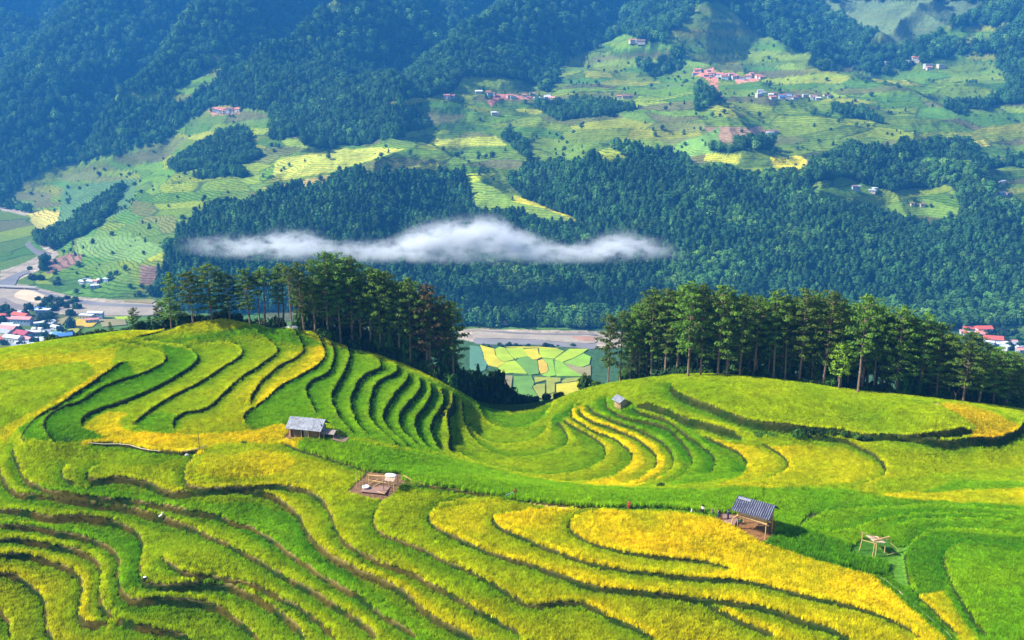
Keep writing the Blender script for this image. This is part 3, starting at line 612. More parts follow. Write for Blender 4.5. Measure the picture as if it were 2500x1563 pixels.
SPUR = [('760 -40 640 60 520 180 400 300 300 370', 105, 190), ('1080 -20 960 60 820 150 640 240', 105, 180), ('1330 0 1260 70 1180 150 1090 190', 80, 150), ('420 -20 300 80 160 200 60 300', 105, 220), ('1700 -20 1660 60 1620 130', 70, 130), ('2300 -20 2200 90 2080 150', 70, 150),
 ('1850 60 1960 130 2060 180', -60, 110), ('900 0 760 110 600 210', -80, 120), ('560 40 440 150 330 280 200 360', -80, 130), ('1200 0 1120 90 1020 170', -60, 110), ('1480 0 1430 80 1360 130', -50, 100), ('200 40 100 150 -40 300', -70, 140),
 ('1430 370 1500 470 1600 590 1660 680', 30, 80), ('1900 450 1950 560 2000 680', 26, 75), ('1240 400 1330 500 1400 600', -28, 65), ('1780 420 1830 560 1850 680', -26, 65), ('2120 500 2180 600 2230 700', -26, 65), ('2300 430 2330 560 2380 680', 26, 75),
 ('900 420 880 520 860 600', 20, 60), ('1050 420 1000 520 970 620', -20, 55), ('720 440 690 540 660 640', -18, 50), ('1560 380 1640 480 1720 600', -16, 45), ('1330 300 1400 330 1440 360', -18, 60), ('700 250 850 245 1000 262', 22, 90), ('1640 200 1700 290 1760 370', 14, 80), ('2150 340 2080 400 2000 440', 18, 60)]
SPL = []
for sp_, amp, wd in SPUR:
    v = [float(q) * 2500 / 2418 for q in sp_.split()]; P = []
    for u0, v0 in zip(v[::2], v[1::2]):
        dx, dy, dz = [float(q) for q in ray(u0, v0)]; yv = np.arange(1050, 4500, 5.); k = yv / dy
        g = bilin(gcx, gcy, CBF, k * dx, yv); b = np.nonzero(g > k * dz)[0]; i = b[0] if len(b) else len(yv) - 1; P.append((k[i] * dx, yv[i]))
    SPL.append((P, amp, wd))
def spurs(x, y):
    o = np.zeros(np.shape(x)); wx = x + (fbm(x / 120, y / 120, 2) - .5) * 90; wy = y + (fbm(x / 120 + 30, y / 120, 2) - .5) * 90
    for P, amp, wd in SPL:
        d = np.full(np.shape(x), 1e9)
        for (ax, ay), (bx, by) in zip(P[:-1], P[1:]):
            ex, ey = bx - ax, by - ay; t = np.clip(((wx - ax) * ex + (wy - ay) * ey) / (ex * ex + ey * ey + 1e-6), 0, 1); d = np.minimum(d, np.hypot(wx - ax - t * ex, wy - ay - t * ey))
        o = o + amp * (np.clip(1 - d / wd, 0, 1) ** 1.15)
    return o
def far_raw(x, y):
    b = bilin(gcx, gcy, CBF, x, y)
    up = sstep(8, 90, b + 300) * sstep(1080, 1500, y)
    hi = sstep(2050, 2800, y + .18 * np.abs(x))
    r = (ridges(x, y, 330) - .5) * (40 * up + 250 * hi) + (ridges(x, y, 130, 4) - .5) * (24 * up + 80 * hi) + (fbm(x / 60, y / 60, 4) - .5) * (16 * up + 22 * hi)
    k = sstep(-302, -298, b)
    z = b + (r * np.where(y > 2000, .6, .9) + spurs(x, y)) * up
    return np.maximum(z, -300 + .0 * x)
FZ = far_raw(FX, FY)
FZ = np.where(FY < 700, np.minimum(FZ, -150 - .0 * FX), FZ) + CZ
def far_z(x, y):
    j = np.clip(np.searchsorted(fy, y) - 1, 0, len(fy) - 2); ty = np.clip((y - fy[j]) / (fy[j + 1] - fy[j]), 0, 1)
    def row(jj):
        t = np.clip((x / (fy[jj] * .66 + 160) + 1) / 2 * (len(ft) - 1), 0, len(ft) - 1.001); i = t.astype(int); f = t - i
        return FZ[jj, i] * (1 - f) + FZ[jj, i + 1] * f
    return row(j) * (1 - ty) + row(j + 1) * ty
def hit(u, v, far=False, y0=None):
    """where the line of sight of a photograph pixel meets the ground"""
    dx, dy, dz = [float(q) for q in ray(u, v)]
    Yv = np.arange(620, 4300, 1.0) if far else np.arange(105, 330, .1)
    if y0: Yv = np.arange(y0, 4300, 1.0)
    k = Yv / dy; x, z = k * dx, k * dz + CZ
    g = far_z(x, Yv) if far else near_z(x, Yv)
    b = np.nonzero(g > z)[0]; i = b[0] if len(b) else int(np.argmin(np.abs(z - g)))
    return Vector((x[i], Yv[i], g[i]))
fu, fv = project(FX, FY, FZ)
OPEN = [dpoly(q) for q in (
 '0 470 100 400 290 360 400 330 420 300 500 250 600 270 610 300 560 340 500 380 430 420 640 420 600 470 500 480 430 530 380 620 350 700 380 740 200 740 60 690 130 540 60 480',
 '640 350 700 320 1000 310 1180 320 1240 370 1230 400 1120 420 1100 400 1020 400 900 400 790 405 780 430 610 445 500 480 600 400',
 '1090 410 1180 405 1240 470 1300 490 1390 530 1300 520 1200 490 1130 500',
 '880 250 1060 220 1100 180 1240 190 1300 220 1340 130 1480 80 1540 110 1640 10 1700 0 1790 80 1900 120 2060 180 2130 200 2280 280 2250 330 2100 350 1980 340 1900 400 1820 400 1640 390 1520 370 1450 330 1240 330 1180 300 1010 300 1000 260',
 '500 250 640 262 640 330 700 330 620 400 560 390 600 310', '1240 300 1460 300 1500 370 1440 380 1400 360 1350 385 1290 385 1240 350', '1000 230 1080 222 1200 300 1180 330 1000 330', '1910 430 2000 420 2100 450 2250 440 2270 500 2200 530 2080 490 1920 460', '2100 300 2250 270 2418 240 2500 240 2500 360 2300 370 2200 330',
 '2060 190 2130 160 2260 130 2340 130 2380 200 2320 230 2200 250 2140 210', '1870 0 2320 0 2240 60 2150 110 2060 80 1950 20 1900 -60 2400 -60',
 '2330 400 2500 390 2500 480 2340 470', '390 230 520 150 535 165 430 240', '500 130 550 120 540 145 505 145', '265 215 370 212 360 232 270 230', '800 188 850 172 852 192', '120 270 190 255 180 275',
 '750 5 900 0 880 18 770 20', '0 600 60 590 80 640 0 690', '60 500 160 495 150 540 90 545', '330 220 380 215 370 235', '2200 90 2300 60 2380 60 2340 100')]
WOOD = [dpoly(q) for q in ('650 300 660 268 700 252 860 238 1000 262 1000 308 880 320 760 318 690 312', '400 400 470 345 560 300 590 312 560 372 440 408', '1250 248 1400 240 1500 255 1440 275 1320 285', '520 385 600 350 620 365 560 395',
 '1680 350 1800 330 1830 352 1700 362', '1900 390 2000 380 2150 340 2300 350 2340 420 2250 430 2100 440 1990 420', '150 560 200 500 300 440 250 520 190 560', '1500 150 1560 150 1640 110 1600 160 1540 185',
 '1640 390 1560 360 1440 350 1500 380', '1930 150 1980 150 1985 165 1930 168', '1640 265 1650 200 1700 240', '100 560 170 530 180 560 130 590', '60 640 110 620 120 660 80 690','1960 255 2030 260 2100 290 2000 280', '1440 40 1640 20 1560 110', '700 300 900 290 960 325 780 350 720 345')]
j1_ = (fbm(FX / 26, FY / 26, 3) - .5) * 22; j2_ = (fbm(FX / 26 + 40, FY / 26, 3) - .5) * 16
opn = np.zeros(FX.shape, bool)
for q in OPEN: opn |= inpoly(fu + j1_, fv + j2_, q) | inpoly(fu + j1_, fv + j2_ - np.where(FY < 1700, 15, 8), q)
for q in WOOD: opn &= ~inpoly(fu + j1_, fv + j2_, q)
floor = (FZ < CZ - 297.5) & (FY > 640)
opn |= floor
# patchwork of plots: cells stretched along the contours
cw = fbm(FX / 90, FY / 90, 2) * 2
def cells(px, py):
    ix, iy = np.floor(px).astype(int), np.floor(py).astype(int); best = np.full(px.shape, 9.); sec = np.full(px.shape, 9.); cid = np.zeros(px.shape, int)
    for a in (-1, 0, 1):
        for b in (-1, 0, 1):
            h = _perm[(ix + a) & 255, (iy + b) & 255]; g2 = _perm[(ix + a + 91) & 255, (iy + b + 37) & 255]
            d = np.hypot(ix + a + h - px, iy + b + g2 - py); c = d < best
            sec = np.where(c, best, np.minimum(sec, d)); cid = np.where(c, (h * 9973).astype(int), cid); best = np.where(c, d, best)
    return best, sec, cid
best, sec, cid = cells(FX / 85 + cw * .5, (FZ - CZ) / 13.0 + FY / 150 + cw * .6)
pal = np.array([(.24,.38,.03),(.34,.46,.03),(.16,.34,.03),(.21,.36,.04),(.38,.44,.04),(.13,.30,.04),(.22,.27,.07),(.19,.37,.03),(.28,.42,.04),(.20,.22,.08),(.18,.32,.05)])
FC = pal[cid % len(pal)] * np.array([.56, .56, .50]) * (.8 + .4 * ((cid % 7) / 7))[..., None]
edge = sstep(.07, .02, sec - best) * (vnoise(FX / 45, FY / 45) > .35)
FC = FC + (np.array((.035, .08, .02)) - FC) * (edge * .85)[..., None]
SPOT = [((.62,.56,.02), '1820 370 1890 368 1915 385 1900 402 1825 395'), ((.38,.42,.03), '1670 362 1750 365 1745 388 1665 380'), ((.40,.50,.02), '1100 410 1175 408 1140 440 1105 440'),
 ((.17,.27,.03), '1090 445 1180 405 1240 470 1300 490 1390 530 1300 520 1200 490 1130 500'), ((.55,.50,.03), '1215 462 1300 480 1380 520 1370 528 1290 492 1210 475'),
 ((.34,.28,.08), '610 445 790 412 800 430 660 452'), ((.36,.40,.05), '640 430 790 405 960 350 800 350 650 380'), ((.40,.42,.04), '960 395 1030 385 1050 400 1000 410'),
 ((.33,.40,.04), '1020 330 1170 322 1200 345 1010 345'), ((.38,.26,.20), '1905 375 1925 385 1915 405 1900 400'),
 ((.55,.22,.15), '1640 175 1685 160 1700 195 1675 190'), ((.55,.25,.17), '1735 188 1790 178 1795 190 1740 198'), ((.50,.20,.15), '1150 240 1170 222 1265 228 1262 236 1180 232 1160 252'),
 ((.50,.24,.18), '495 258 565 256 570 266 500 272'), ((.45,.22,.16), '1380 98 1415 98 1420 108 1385 110'), ((.42,.22,.15), '1770 305 1820 308 1815 328 1790 330'), ((.48,.20,.14), '1675 190 1690 195 1705 230 1695 230'),
 ((.30,.20,.12), '1660 300 1800 300 1810 330 1700 335'), ((.42,.44,.05), '2250 335 2320 330 2340 345 2260 350'), ((.14,.27,.05), '1600 340 1700 300 1690 360 1560 380'),
 ((.12,.18,.07), '1870 -60 2500 -60 2340 0 2240 60 2150 110 2060 80 1950 20'), ((.42,.38,.08), '60 500 160 495 150 540 90 545'), ((.19,.12,.09), '100 620 200 590 190 620 110 650'), ((.18,.12,.09), '330 625 380 630 360 680 330 670'),
 ((.08,.16,.05), '150 440 330 420 300 500 130 560'), ((.14,.24,.06), '180 560 330 560 400 590 330 620 180 600')]
for c, sp_ in SPOT:
    m = inpoly(fu + j1_ * .4, fv + j2_ * .4, dpoly(sp_)); FC[m] = np.array(c) * (.85 + .3 * fbm(FX[m] / 30, FY[m] / 30, 2))[:, None]
wood = ~opn
FC[wood] = (.016, .042, .014)
RIV = [dpoly(q) for q in ('0 668 60 672 170 700 380 716 380 742 250 748 140 742 60 728 0 720', '0 640 40 628 110 596 90 575 120 545 150 540 150 552 118 575 140 600 90 640 30 668 0 672',
 '1080 776 1420 782 1640 786 1640 826 1420 822 1120 808 1080 800', '0 484 70 500 62 510 0 496')]
rv = np.zeros(FX.shape, bool)
for q in RIV: rv |= inpoly(fu, fv, q)
rv &= FZ < CZ - 285
bedn = fbm(FX / 40, FY / 9, 3)
FC[rv] = (np.array((.34, .28, .21)) + (bedn[rv] - .5)[:, None] * np.array((.35, .28, .22)))
FC[floor & ~rv] *= .9
FC[floor & ~rv & (FX > -150) & (FY < 1075)] = (.045, .10, .025)
hz_ = (FY < 760); FC[hz_] = (.03, .07, .015)
def farmat():
    t = NT('valley_ground'); a = t.attr('col').outputs['Color']; o = t.attr('open').outputs['Fac']
    g = t.n('ShaderNodeNewGeometry').outputs['Position']; sx = t.n('ShaderNodeSeparateXYZ'); t.l(g, sx.inputs[0])
    n = t.noise(.012, 4); n2 = t.noise(.15, 4)
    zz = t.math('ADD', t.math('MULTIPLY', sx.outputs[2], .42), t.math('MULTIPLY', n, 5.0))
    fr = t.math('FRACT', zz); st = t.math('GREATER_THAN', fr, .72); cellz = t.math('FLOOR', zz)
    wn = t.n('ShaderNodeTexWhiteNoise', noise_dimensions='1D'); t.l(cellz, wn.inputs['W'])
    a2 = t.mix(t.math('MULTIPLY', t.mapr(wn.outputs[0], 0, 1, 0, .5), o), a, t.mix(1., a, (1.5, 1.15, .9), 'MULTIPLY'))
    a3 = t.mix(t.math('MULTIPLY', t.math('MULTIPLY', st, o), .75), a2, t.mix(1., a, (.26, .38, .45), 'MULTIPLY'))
    c = t.mix(t.mapr(n2, .3, .7), t.mix(1., a3, (.72, .75, .72), 'MULTIPLY'), t.mix(1., a3, (1.25, 1.2, 1.2), 'MULTIPLY'))
    return t.bsdf(c, .95, .05, 0, t.math('ADD', n2, t.math('MULTIPLY', t.math('MULTIPLY', fr, o), 1.0)), .8, 2.5)
terr = ~(rv | floor)
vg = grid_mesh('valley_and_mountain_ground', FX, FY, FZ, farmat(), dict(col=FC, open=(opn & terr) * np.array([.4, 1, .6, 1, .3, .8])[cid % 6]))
tag(vg, 'valley floor and far mountainside with patchwork fields', kind='structure')

# far woods: leafy clumps instanced by the thousand, one mass for each wooded slope
def crown_proto(i, kind):
    r = random.Random(100 + i); mb = MB(); n = 150
    for k in range(n):
        zt = r.random() ** .8
        if kind == 'cone': rad = .30 * (1 - zt) ** .75 + .03; z = .08 + .92 * zt
        else: rad = .40 * math.sqrt(max(0, 1 - (zt * 2 - 1) ** 2)) + .02; z = .18 + .80 * zt
        rad *= r.uniform(.75, 1.12) * (1 + .25 * math.sin(5 * zt * 6 + i)); a = r.uniform(0, 6.283)
        c = Vector((rad * math.cos(a), rad * math.sin(a), z)); nrm = Vector((math.cos(a), math.sin(a), .5 if kind == 'cone' else (zt - .3))).normalized()
        nrm = (nrm + Vector((r.uniform(-.5, .5), r.uniform(-.5, .5), r.uniform(-.3, .6)))).normalized(); t1 = nrm.orthogonal().normalized(); t2 = nrm.cross(t1); s0 = r.uniform(.05, .095)
        mb.add([c + t1 * s0, c + t2 * s0 * .8 + nrm * .02, c - t1 * s0, c - t2 * s0 * .8 - nrm * .03], [(0, 1, 2, 3)])
    mb.tube([(0, 0, -.1), (0, 0, .5)], [.022, .012], 5)
    if kind == 'cone': mb.lathe([(.16, .14), (.19, .25), (.10, .6), (.01, .9)], n=6)
    else: mb.lathe([(.05, .22), (.27, .4), (.30, .6), (.16, .82), (.01, .9)], n=6)
    return bpy.data.objects.new('wood_tree', mb.mesh('wood_tree', M['forest']))
cones = [crown_proto(i, 'cone') for i in range(4)] + [crown_proto(9, 'round')]
rounds = [crown_proto(10 + i, 'round') for i in range(4)] + [crown_proto(19, 'cone')]
def maskat(mask, x, y):
    j = np.clip(np.searchsorted(fy, y), 0, len(fy) - 1)
    i = np.clip(np.round((x / (fy[j] * .66 + 160) + 1) / 2 * (len(ft) - 1)).astype(int), 0, len(ft) - 1)
    return mask[j, i]
def woods(name, lab, ya, yb, spc, hgt, protos, tintc, seed, keep=None, sparse=None):
    r = np.random.default_rng(seed)
    x, y = np.meshgrid(np.arange(-1, 1, spc / (yb * .6)), np.arange(ya, yb, spc)); x = x * (y * .6 + 40)
    x = (x + r.uniform(-.5, .5, x.shape) * spc).ravel(); y = (y + r.uniform(-.5, .5, y.shape) * spc).ravel()
    z = far_z(x, y); u, v = project(x, y, z)
    m = (u > -250) & (u < 2750) & (v > -140) & (v < 960) & (z > CZ - 299)
    wd = maskat(wood, x, y)
    if sparse: wd = (~wd) & (r.random(len(x)) < sparse) & ~maskat(rv, x, y)
    m &= wd
    if keep is not None: m &= keep(x, y, u, v)
    x, y, z, u, v = x[m], y[m], z[m], u[m], v[m]; n = len(x)
    h = hgt * r.uniform(.45, 1.35, n) * (.8 + .5 * fbm(x / 50, y / 50, 2)); wdt = h * r.uniform(.75, 1.25, n)
    tn = np.array(tintc) * (.55 + 1.0 * fbm(x / 35 + 9, y / 35, 3))[:, None] * r.uniform(.55, 1.55, (n, 1)); yel = (r.random(n) < .16)[:, None]
    tn = tn * np.where(yel, np.array([[1.9, 1.5, 1.2]]), 1)
    scatter(name, np.stack([x, y, z - .4], 1), tn, np.stack([wdt, wdt, h], 1), protos, lab, tilt=.04, seed=seed)
    return n
FOR = (.040, .105, .026)
mixn = lambda x, y: fbm(x / 110 + 3, y / 90, 3)
nt_ = [woods('forest', 'dense dark conifers on the steep slope across the river', 1060, 1500, 5.6, 13.5, cones, (.034, .095, .026), 31, keep=lambda x, y, u, v: (mixn(x, y) > .47) | (u < 1200)),
       woods('forest', 'paler broadleaf trees mixed through the lower right forest slope', 1060, 1500, 6.4, 11.5, rounds, (.065, .155, .032), 35, keep=lambda x, y, u, v: (mixn(x, y) < .50) & (u > 1150)),
       woods('forest', 'bluish woods on the upper slopes behind the village bench', 1500, 2150, 7.0, 12.5, rounds + cones[:2], FOR, 32),
       woods('forest', 'hazy blue woods covering the high mountainside', 2150, 3900, 13.0, 19, rounds, FOR, 33),
       woods('hedge_trees', 'scattered dark trees and hedges among the far fields', 1100, 2300, 9.0, 6.5, rounds, (.035, .09, .03), 34, sparse=.06,
             keep=lambda x, y, u, v: fbm(x / 40, y / 40, 2) > .45)]
print('woods', nt_)
# ------------------------------------------------------------------ pines, bushes
ORD = ['first', 'second', 'third', 'fourth', 'fifth', 'sixth', 'seventh', 'eighth', 'ninth', 'tenth', 'eleventh', 'twelfth', 'thirteenth', 'fourteenth', 'fifteenth', 'sixteenth', 'seventeenth', 'eighteenth', 'nineteenth', 'twentieth',
       'twenty-first', 'twenty-second', 'twenty-third', 'twenty-fourth', 'twenty-fifth', 'twenty-sixth', 'twenty-seventh', 'twenty-eighth', 'twenty-ninth', 'thirtieth', 'thirty-first', 'thirty-second', 'thirty-third', 'thirty-fourth', 'thirty-fifth', 'thirty-sixth', 'thirty-seventh', 'thirty-eighth', 'thirty-ninth', 'fortieth']
def clump(mb, r, c, rx, rz, n, s0, up=.6):
    for _ in range(n):
        d = Vector((r.gauss(0, 1), r.gauss(0, 1), r.gauss(0, 1))).normalized() * (r.random() ** .4)
        p = Vector(c) + Vector((d.x * rx, d.y * rx, d.z * rz))
        nr = (d + Vector((r.uniform(-.6, .6), r.uniform(-.6, .6), up + r.uniform(-.4, .6)))).normalized()
        t1 = nr.orthogonal().normalized(); t1 = Matrix.Rotation(r.uniform(0, 6.28), 3, nr) @ t1; t2 = nr.cross(t1); s = s0 * r.uniform(.6, 1.3)
        mb.add([p - t1 * s - t2 * s * .28, p + t1 * s - t2 * s * .2, p + t1 * s * .5 + t2 * s * .55, p - t1 * s * .6 + t2 * s * .5], [(0, 1, 2, 3)])
def pine(seed, style, mat):
    """20 m tree: trunk with limbs, crown of needle clumps"""
    r = random.Random(seed); H = 20.0
    bend = [Vector((0, 0, 0))]; dx, dy = r.uniform(-.03, .03), r.uniform(-.03, .03)
    for i in range(1, 9): bend.append(bend[-1] + Vector((dx * 2.4 + r.uniform(-.10, .10), dy * 2.4 + r.uniform(-.10, .10), H * .97 / 8)))
    bend[0].z = -1.2
    def at(f):
        f = max(0, min(.999, f)) * 8; i = int(f); return bend[i].lerp(bend[i + 1], f - i)
    tk = MB(); tk.tube(bend, [.30, .25, .22, .20, .17, .14, .11, .07, .03], 7)
    cr = MB()
    base_f = dict(tall=.40, cone=.16, flat=.72, bushy=.20, full=.27)[style]
    nb = dict(tall=34, cone=44, flat=16, bushy=48, full=44)[style]
    for i in range(nb):
        f = base_f + (1 - base_f) * (i + r.random() * .7) / nb; g = (f - base_f) / (1 - base_f)
        if style == 'cone': L = 4.3 * (1 - g) ** .8 + .7
        elif style == 'flat': L = 3.9 * math.sin(math.pi * min(1, .35 + g * .6)) + .4
        elif style == 'bushy': L = 4.6 * math.sqrt(max(0, 1 - (g * 1.7 - .7) ** 2)) * .95 + .5
        else: L = 3.9 * (math.sin(math.pi * (.16 + .80 * g)) ** .7) + .3
        L *= r.uniform(.6, 1.2); a = i * 2.399 + r.uniform(-.5, .5); up = .12 + .5 * g + r.uniform(-.12, .15)
        b0 = at(f * .985); d = Vector((math.cos(a), math.sin(a), up)); m = b0 + d * L * .5; e = b0 + Vector((math.cos(a), math.sin(a), up * .6)) * L
        tk.tube([b0, m, e], [.07 + .05 * (1 - g), .05, .015], 4)
        for k in range(max(2, int(L * 1.25))):
            q = .32 + .72 * (k + r.random() * .5) / max(2, int(L * 1.25)); c = b0.lerp(e, q) + Vector((r.uniform(-.5, .5), r.uniform(-.5, .5), r.uniform(.0, .35)))
            clump(cr, r, c, r.uniform(.7, 1.15), r.uniform(.25, .48), 21, .27)
    clump(cr, r, at(.985) + Vector((0, 0, .3)), .7, .7, 26, .3)
    if base_f > .3:                                           # dead snags below the crown
        for _ in range(5):
            f = r.uniform(base_f * .45, base_f); a = r.uniform(0, 6.28); b0 = at(f); L = r.uniform(.6, 1.6)
            tk.tube([b0, b0 + Vector((math.cos(a), math.sin(a), r.uniform(-.1, .4))) * L], [.045, .012], 4)
    return tk.mesh('trunk', M['bark']), cr.mesh('crown', mat)
PN = {}
for st, n in (('tall', 4), ('full', 3), ('cone', 2), ('flat', 2), ('bushy', 2)):
    for i in range(n): PN[st, i] = pine(len(PN) * 7 + 3, st, M['pine'])
PN['dark', 0] = pine(501, 'cone', M['pine_dark']); PN['dark', 1] = pine(502, 'bushy', M['pine_dark'])
PN['dead', 0] = pine(503, 'full', M['pine_dead'])
NV = dict(tall=4, full=3, cone=2, flat=2, bushy=2, dark=2, dead=1)
def put_pine(x, y, zg, h, style, wid, label, group, rnd, name='pine_tree', cat='pine tree'):
    tm, cm = PN[style, rnd.randrange(NV[style])]
    e = empty(name, (x, y, zg), rnd.uniform(0, 6.28), label=label, cat=cat, group=group)
    e.scale = (h / 20 * wid, h / 20 * wid, h / 20)
    for nm, me in (('trunk', tm), ('crown', cm)):
        o = bpy.data.objects.new(nm, me); COL.objects.link(o); o.parent = e
    return e
def top_h(x, y, zg, vt):
    dx, dy, dz = ray(1250, vt); return CZ + y * float(dz / dy) - zg
def crest(u):
    yv = np.arange(190, 262, .5); dx, dy, dz = ray(u, 850); x = yv * float(dx / dy); g = near_z(x, yv); i = int(np.argmax((g - CZ) / yv)); return float(x[i]), float(yv[i]), float(g[i])
rp = random.Random(11)
LEFT = [(419,802,664,'cone',.8),(472,791,659,'tall',.9),(517,775,644,'bushy',.95),(560,772,668,'dark',.8),(609,766,653,'full',.85),(633,767,662,'flat',.7),(645,768,651,'flat',.95),(680,766,655,'tall',.7),(695,766,642,'flat',1.05),(712,776,648,'flat',.8),
        (741,784,640,'full',.9),(768,790,632,'tall',.9),(800,797,612,'full',.9),(830,806,618,'tall',.95),(858,812,622,'full',.95),(880,822,640,'tall',.8),(903,842,650,'tall',.9),(928,859,655,'full',.85),(952,871,662,'tall',.9),(975,870,690,'tall',.75),(1001,878,676,'tall',.85),
        (1041,902,690,'dead',1.0),(1052,899,712,'tall',.7),(1108,925,734,'tall',.85)]
RIGHT = [(1487,965,764,'full',.85),(1515,955,756,'flat',.9),(1541,945,765,'flat',.8),(1563,943,740,'tall',.7),(1593,943,702,'tall',.95),(1626,935,702,'full',.9),(1654,925,700,'tall',.85),(1680,922,684,'full',1.0),(1711,919,690,'full',.9),(1752,920,694,'bushy',.95),
         (1775,921,710,'tall',.8),(1805,922,712,'full',.9),(1840,923,719,'tall',.85),(1888,925,707,'tall',.95),(1917,928,740,'tall',.7),(1950,935,702,'full',1.0),(2009,945,705,'full',.9),(2045,950,740,'bushy',.8),(2094,962,715,'tall',.8),(2112,966,720,'full',1.0),
         (2143,965,752,'tall',.7),(2200,972,745,'bushy',.9),(2257,978,762,'bushy',.95),(2300,982,790,'bushy',.9),(2350,985,806,'bushy',.95),(2389,989,832,'full',.8),(2424,993,846,'bushy',.9),(2475,1003,858,'bushy',1.0)]
KW = dict(cone='conical pine', tall='tall slim pine', bushy='broad bushy pine', dark='dark low pine', full='full crowned pine', flat='flat topped pine', dead='dry brown pine')
for side, lst in (('left', LEFT), ('right', RIGHT)):
    for i, (u, vb, vt, st, wd) in enumerate(lst):
        cx_, cy_, cz_ = crest(u); p = hit(u, vb)
        if p.y < cy_ - 6 or p.y > cy_ + 12: yy = cy_ + 1.0; p = Vector((cx_ * yy / cy_, yy, float(near_z(np.array([cx_ * yy / cy_]), np.array([yy]))[0])))
        h = top_h(p.x, p.y, p.z, vt)
        put_pine(p.x, p.y, p.z, h, st, wd * 20 / max(h, 12) * 1.0 if h < 20 else wd, f'{KW[st]}, {ORD[i]} from the left in the {side} grove front row', f'front row pines of the {side} grove', rp)
PL = ([400,480,560,640,720,800,858,930,1000,1039,1132,1165], [720,690,690,690,680,640,640,665,690,705,745,775])
PR = ([1440,1487,1593,1672,1750,1830,1889,1963,2060,2129,2183,2243,2295,2384,2450,2520], [800,780,720,700,712,728,725,715,728,735,755,775,800,838,858,872])
def near_front(side, u):
    l = LEFT if side == 'left' else RIGHT
    return ORD[min(range(len(l)), key=lambda i: abs(l[i][0] - u))]
DEPTH = ['just', 'further', 'furthest']
def back_rows(side, u0, u1, prof, rows, step, lab, styles):
    for rrow in range(rows):
        u = u0 + rp.uniform(0, step)
        while u < u1:
            x0, y0, z0 = crest(min(u, 2540)); yy = y0 + 3.5 + rrow * 4.5 + rp.uniform(-1.2, 1.2); x = x0 * yy / y0
            zg = float(near_z(np.array([x]), np.array([yy]))[0]); vt = float(np.interp(u, prof[0], prof[1])) + rp.uniform(-6, 30)
            h = top_h(x, yy, zg, vt)
            st_ = rp.choice(styles)
            if 8 < h < 34: put_pine(x, yy, zg, h, st_, rp.uniform(.75, 1.0) * min(1, 20 / h), f'{KW[st_]} {DEPTH[rrow]} behind the {near_front(side, u)} front row pine of the {side} grove', f'pines behind the front row of the {side} grove', rp)
            u += step * rp.uniform(.7, 1.35)
back_rows('left', 735, 1120, PL, 2, 24, 'pine standing among the back rows behind the left hill crest', ['full', 'tall', 'dark', 'bushy'])
back_rows('right', 1545, 2530, PR, 3, 25, 'pine standing among the back rows behind the right plateau', ['full', 'bushy', 'tall', 'dark', 'full'])
def leafball(seed, mat, n=26, flat=.8, s0=.17, nm='foliage'):
    r = random.Random(seed); mb = MB()
    for k in range(n):
        a = r.uniform(0, 6.28); q = r.random() ** .5 * .75; z = r.uniform(.12, .85) * (1 - q * .5)
        clump(mb, r, (q * math.cos(a), q * math.sin(a), z), .34, .26 * flat + .05, 20, s0, .3)
    st = MB()
    for k in range(4):
        a = k * 1.57 + r.random(); st.tube([(0, 0, -.15), (.2 * math.cos(a), .2 * math.sin(a), .3), (.45 * math.cos(a), .45 * math.sin(a), .7)], [.05, .035, .015], 4)
    return mb.mesh(nm, mat), st.mesh('stem', M['bark'])
BSH = [leafball(i, M['bush']) for i in range(4)] + [leafball(10 + i, M['bushdark']) for i in range(3)]
def put_bush(x, y, z, r, h, label, group, kinds, name='bush', cat='bush', crown='foliage'):
    fm, sm = BSH[rp.choice(kinds)]
    e = empty(name, (x, y, z), rp.uniform(0, 6.28), label=label, cat=cat, group=group); e.scale = (r, r, h)
    for nm, me in ((crown, fm), ('stem' if crown == 'foliage' else 'trunk', sm)):
        o = bpy.data.objects.new(nm, me); COL.objects.link(o); o.parent = e
    return e
def zat(x, y): return float(near_z(np.array([x]), np.array([y]))[0])
for side, u0, u1, n in (('left', 730, 1190, 52), ('right', 1545, 2520, 80)):
    for i in range(n):
        u = u0 + (u1 - u0) * (i + rp.random()) / n; x0, y0, z0 = crest(u); kk = rp.choice([-1.0, 0, .8, 2.5, 5, 8]); yy = y0 + kk + (.9 if side == 'right' else -.5); x = x0 * yy / y0
        put_bush(x, yy, zat(x, yy) - .2, rp.uniform(1.3, 2.6) * (1.5 if kk > 2 else 1), rp.uniform(1.6, 3.4) * (1.5 if side == 'left' and u > 850 else 1) * (2.2 if kk > 2 else 1), f'leafy undergrowth bush at the foot of the {near_front(side, u)} front row pine of the {side} grove', f'undergrowth under the {side} pines', [0, 1, 2, 3, 4, 5])
for i, (u, v, r, h) in enumerate([(1105,935,2.2,3.2),(1150,968,3.0,5.5),(1172,985,2.6,4.6),(1195,960,3.2,7.5),(1212,935,3.4,9.5),(1185,920,2.8,7),(1230,985,3,5.5),(1250,1000,2.4,4),(1275,1000,2.0,3),(1300,1003,1.8,2.4),(1130,955,2.2,4),(1220,1003,2.2,3.2),(1195,1000,2.4,3.4),(1090,915,2,4),(1160,945,2.6,6.5)]):
    x0, y0, z0 = crest(u); yy = y0 + .5 + (i % 3) * 1.6; x = x0 * yy / y0
    put_bush(x, yy, zat(x, yy) - .3, r * 1.25, h * 1.15, 'dark rounded shrub in the hollow between the two hills', 'shrubs in the hollow between the hills', [4, 5, 6])
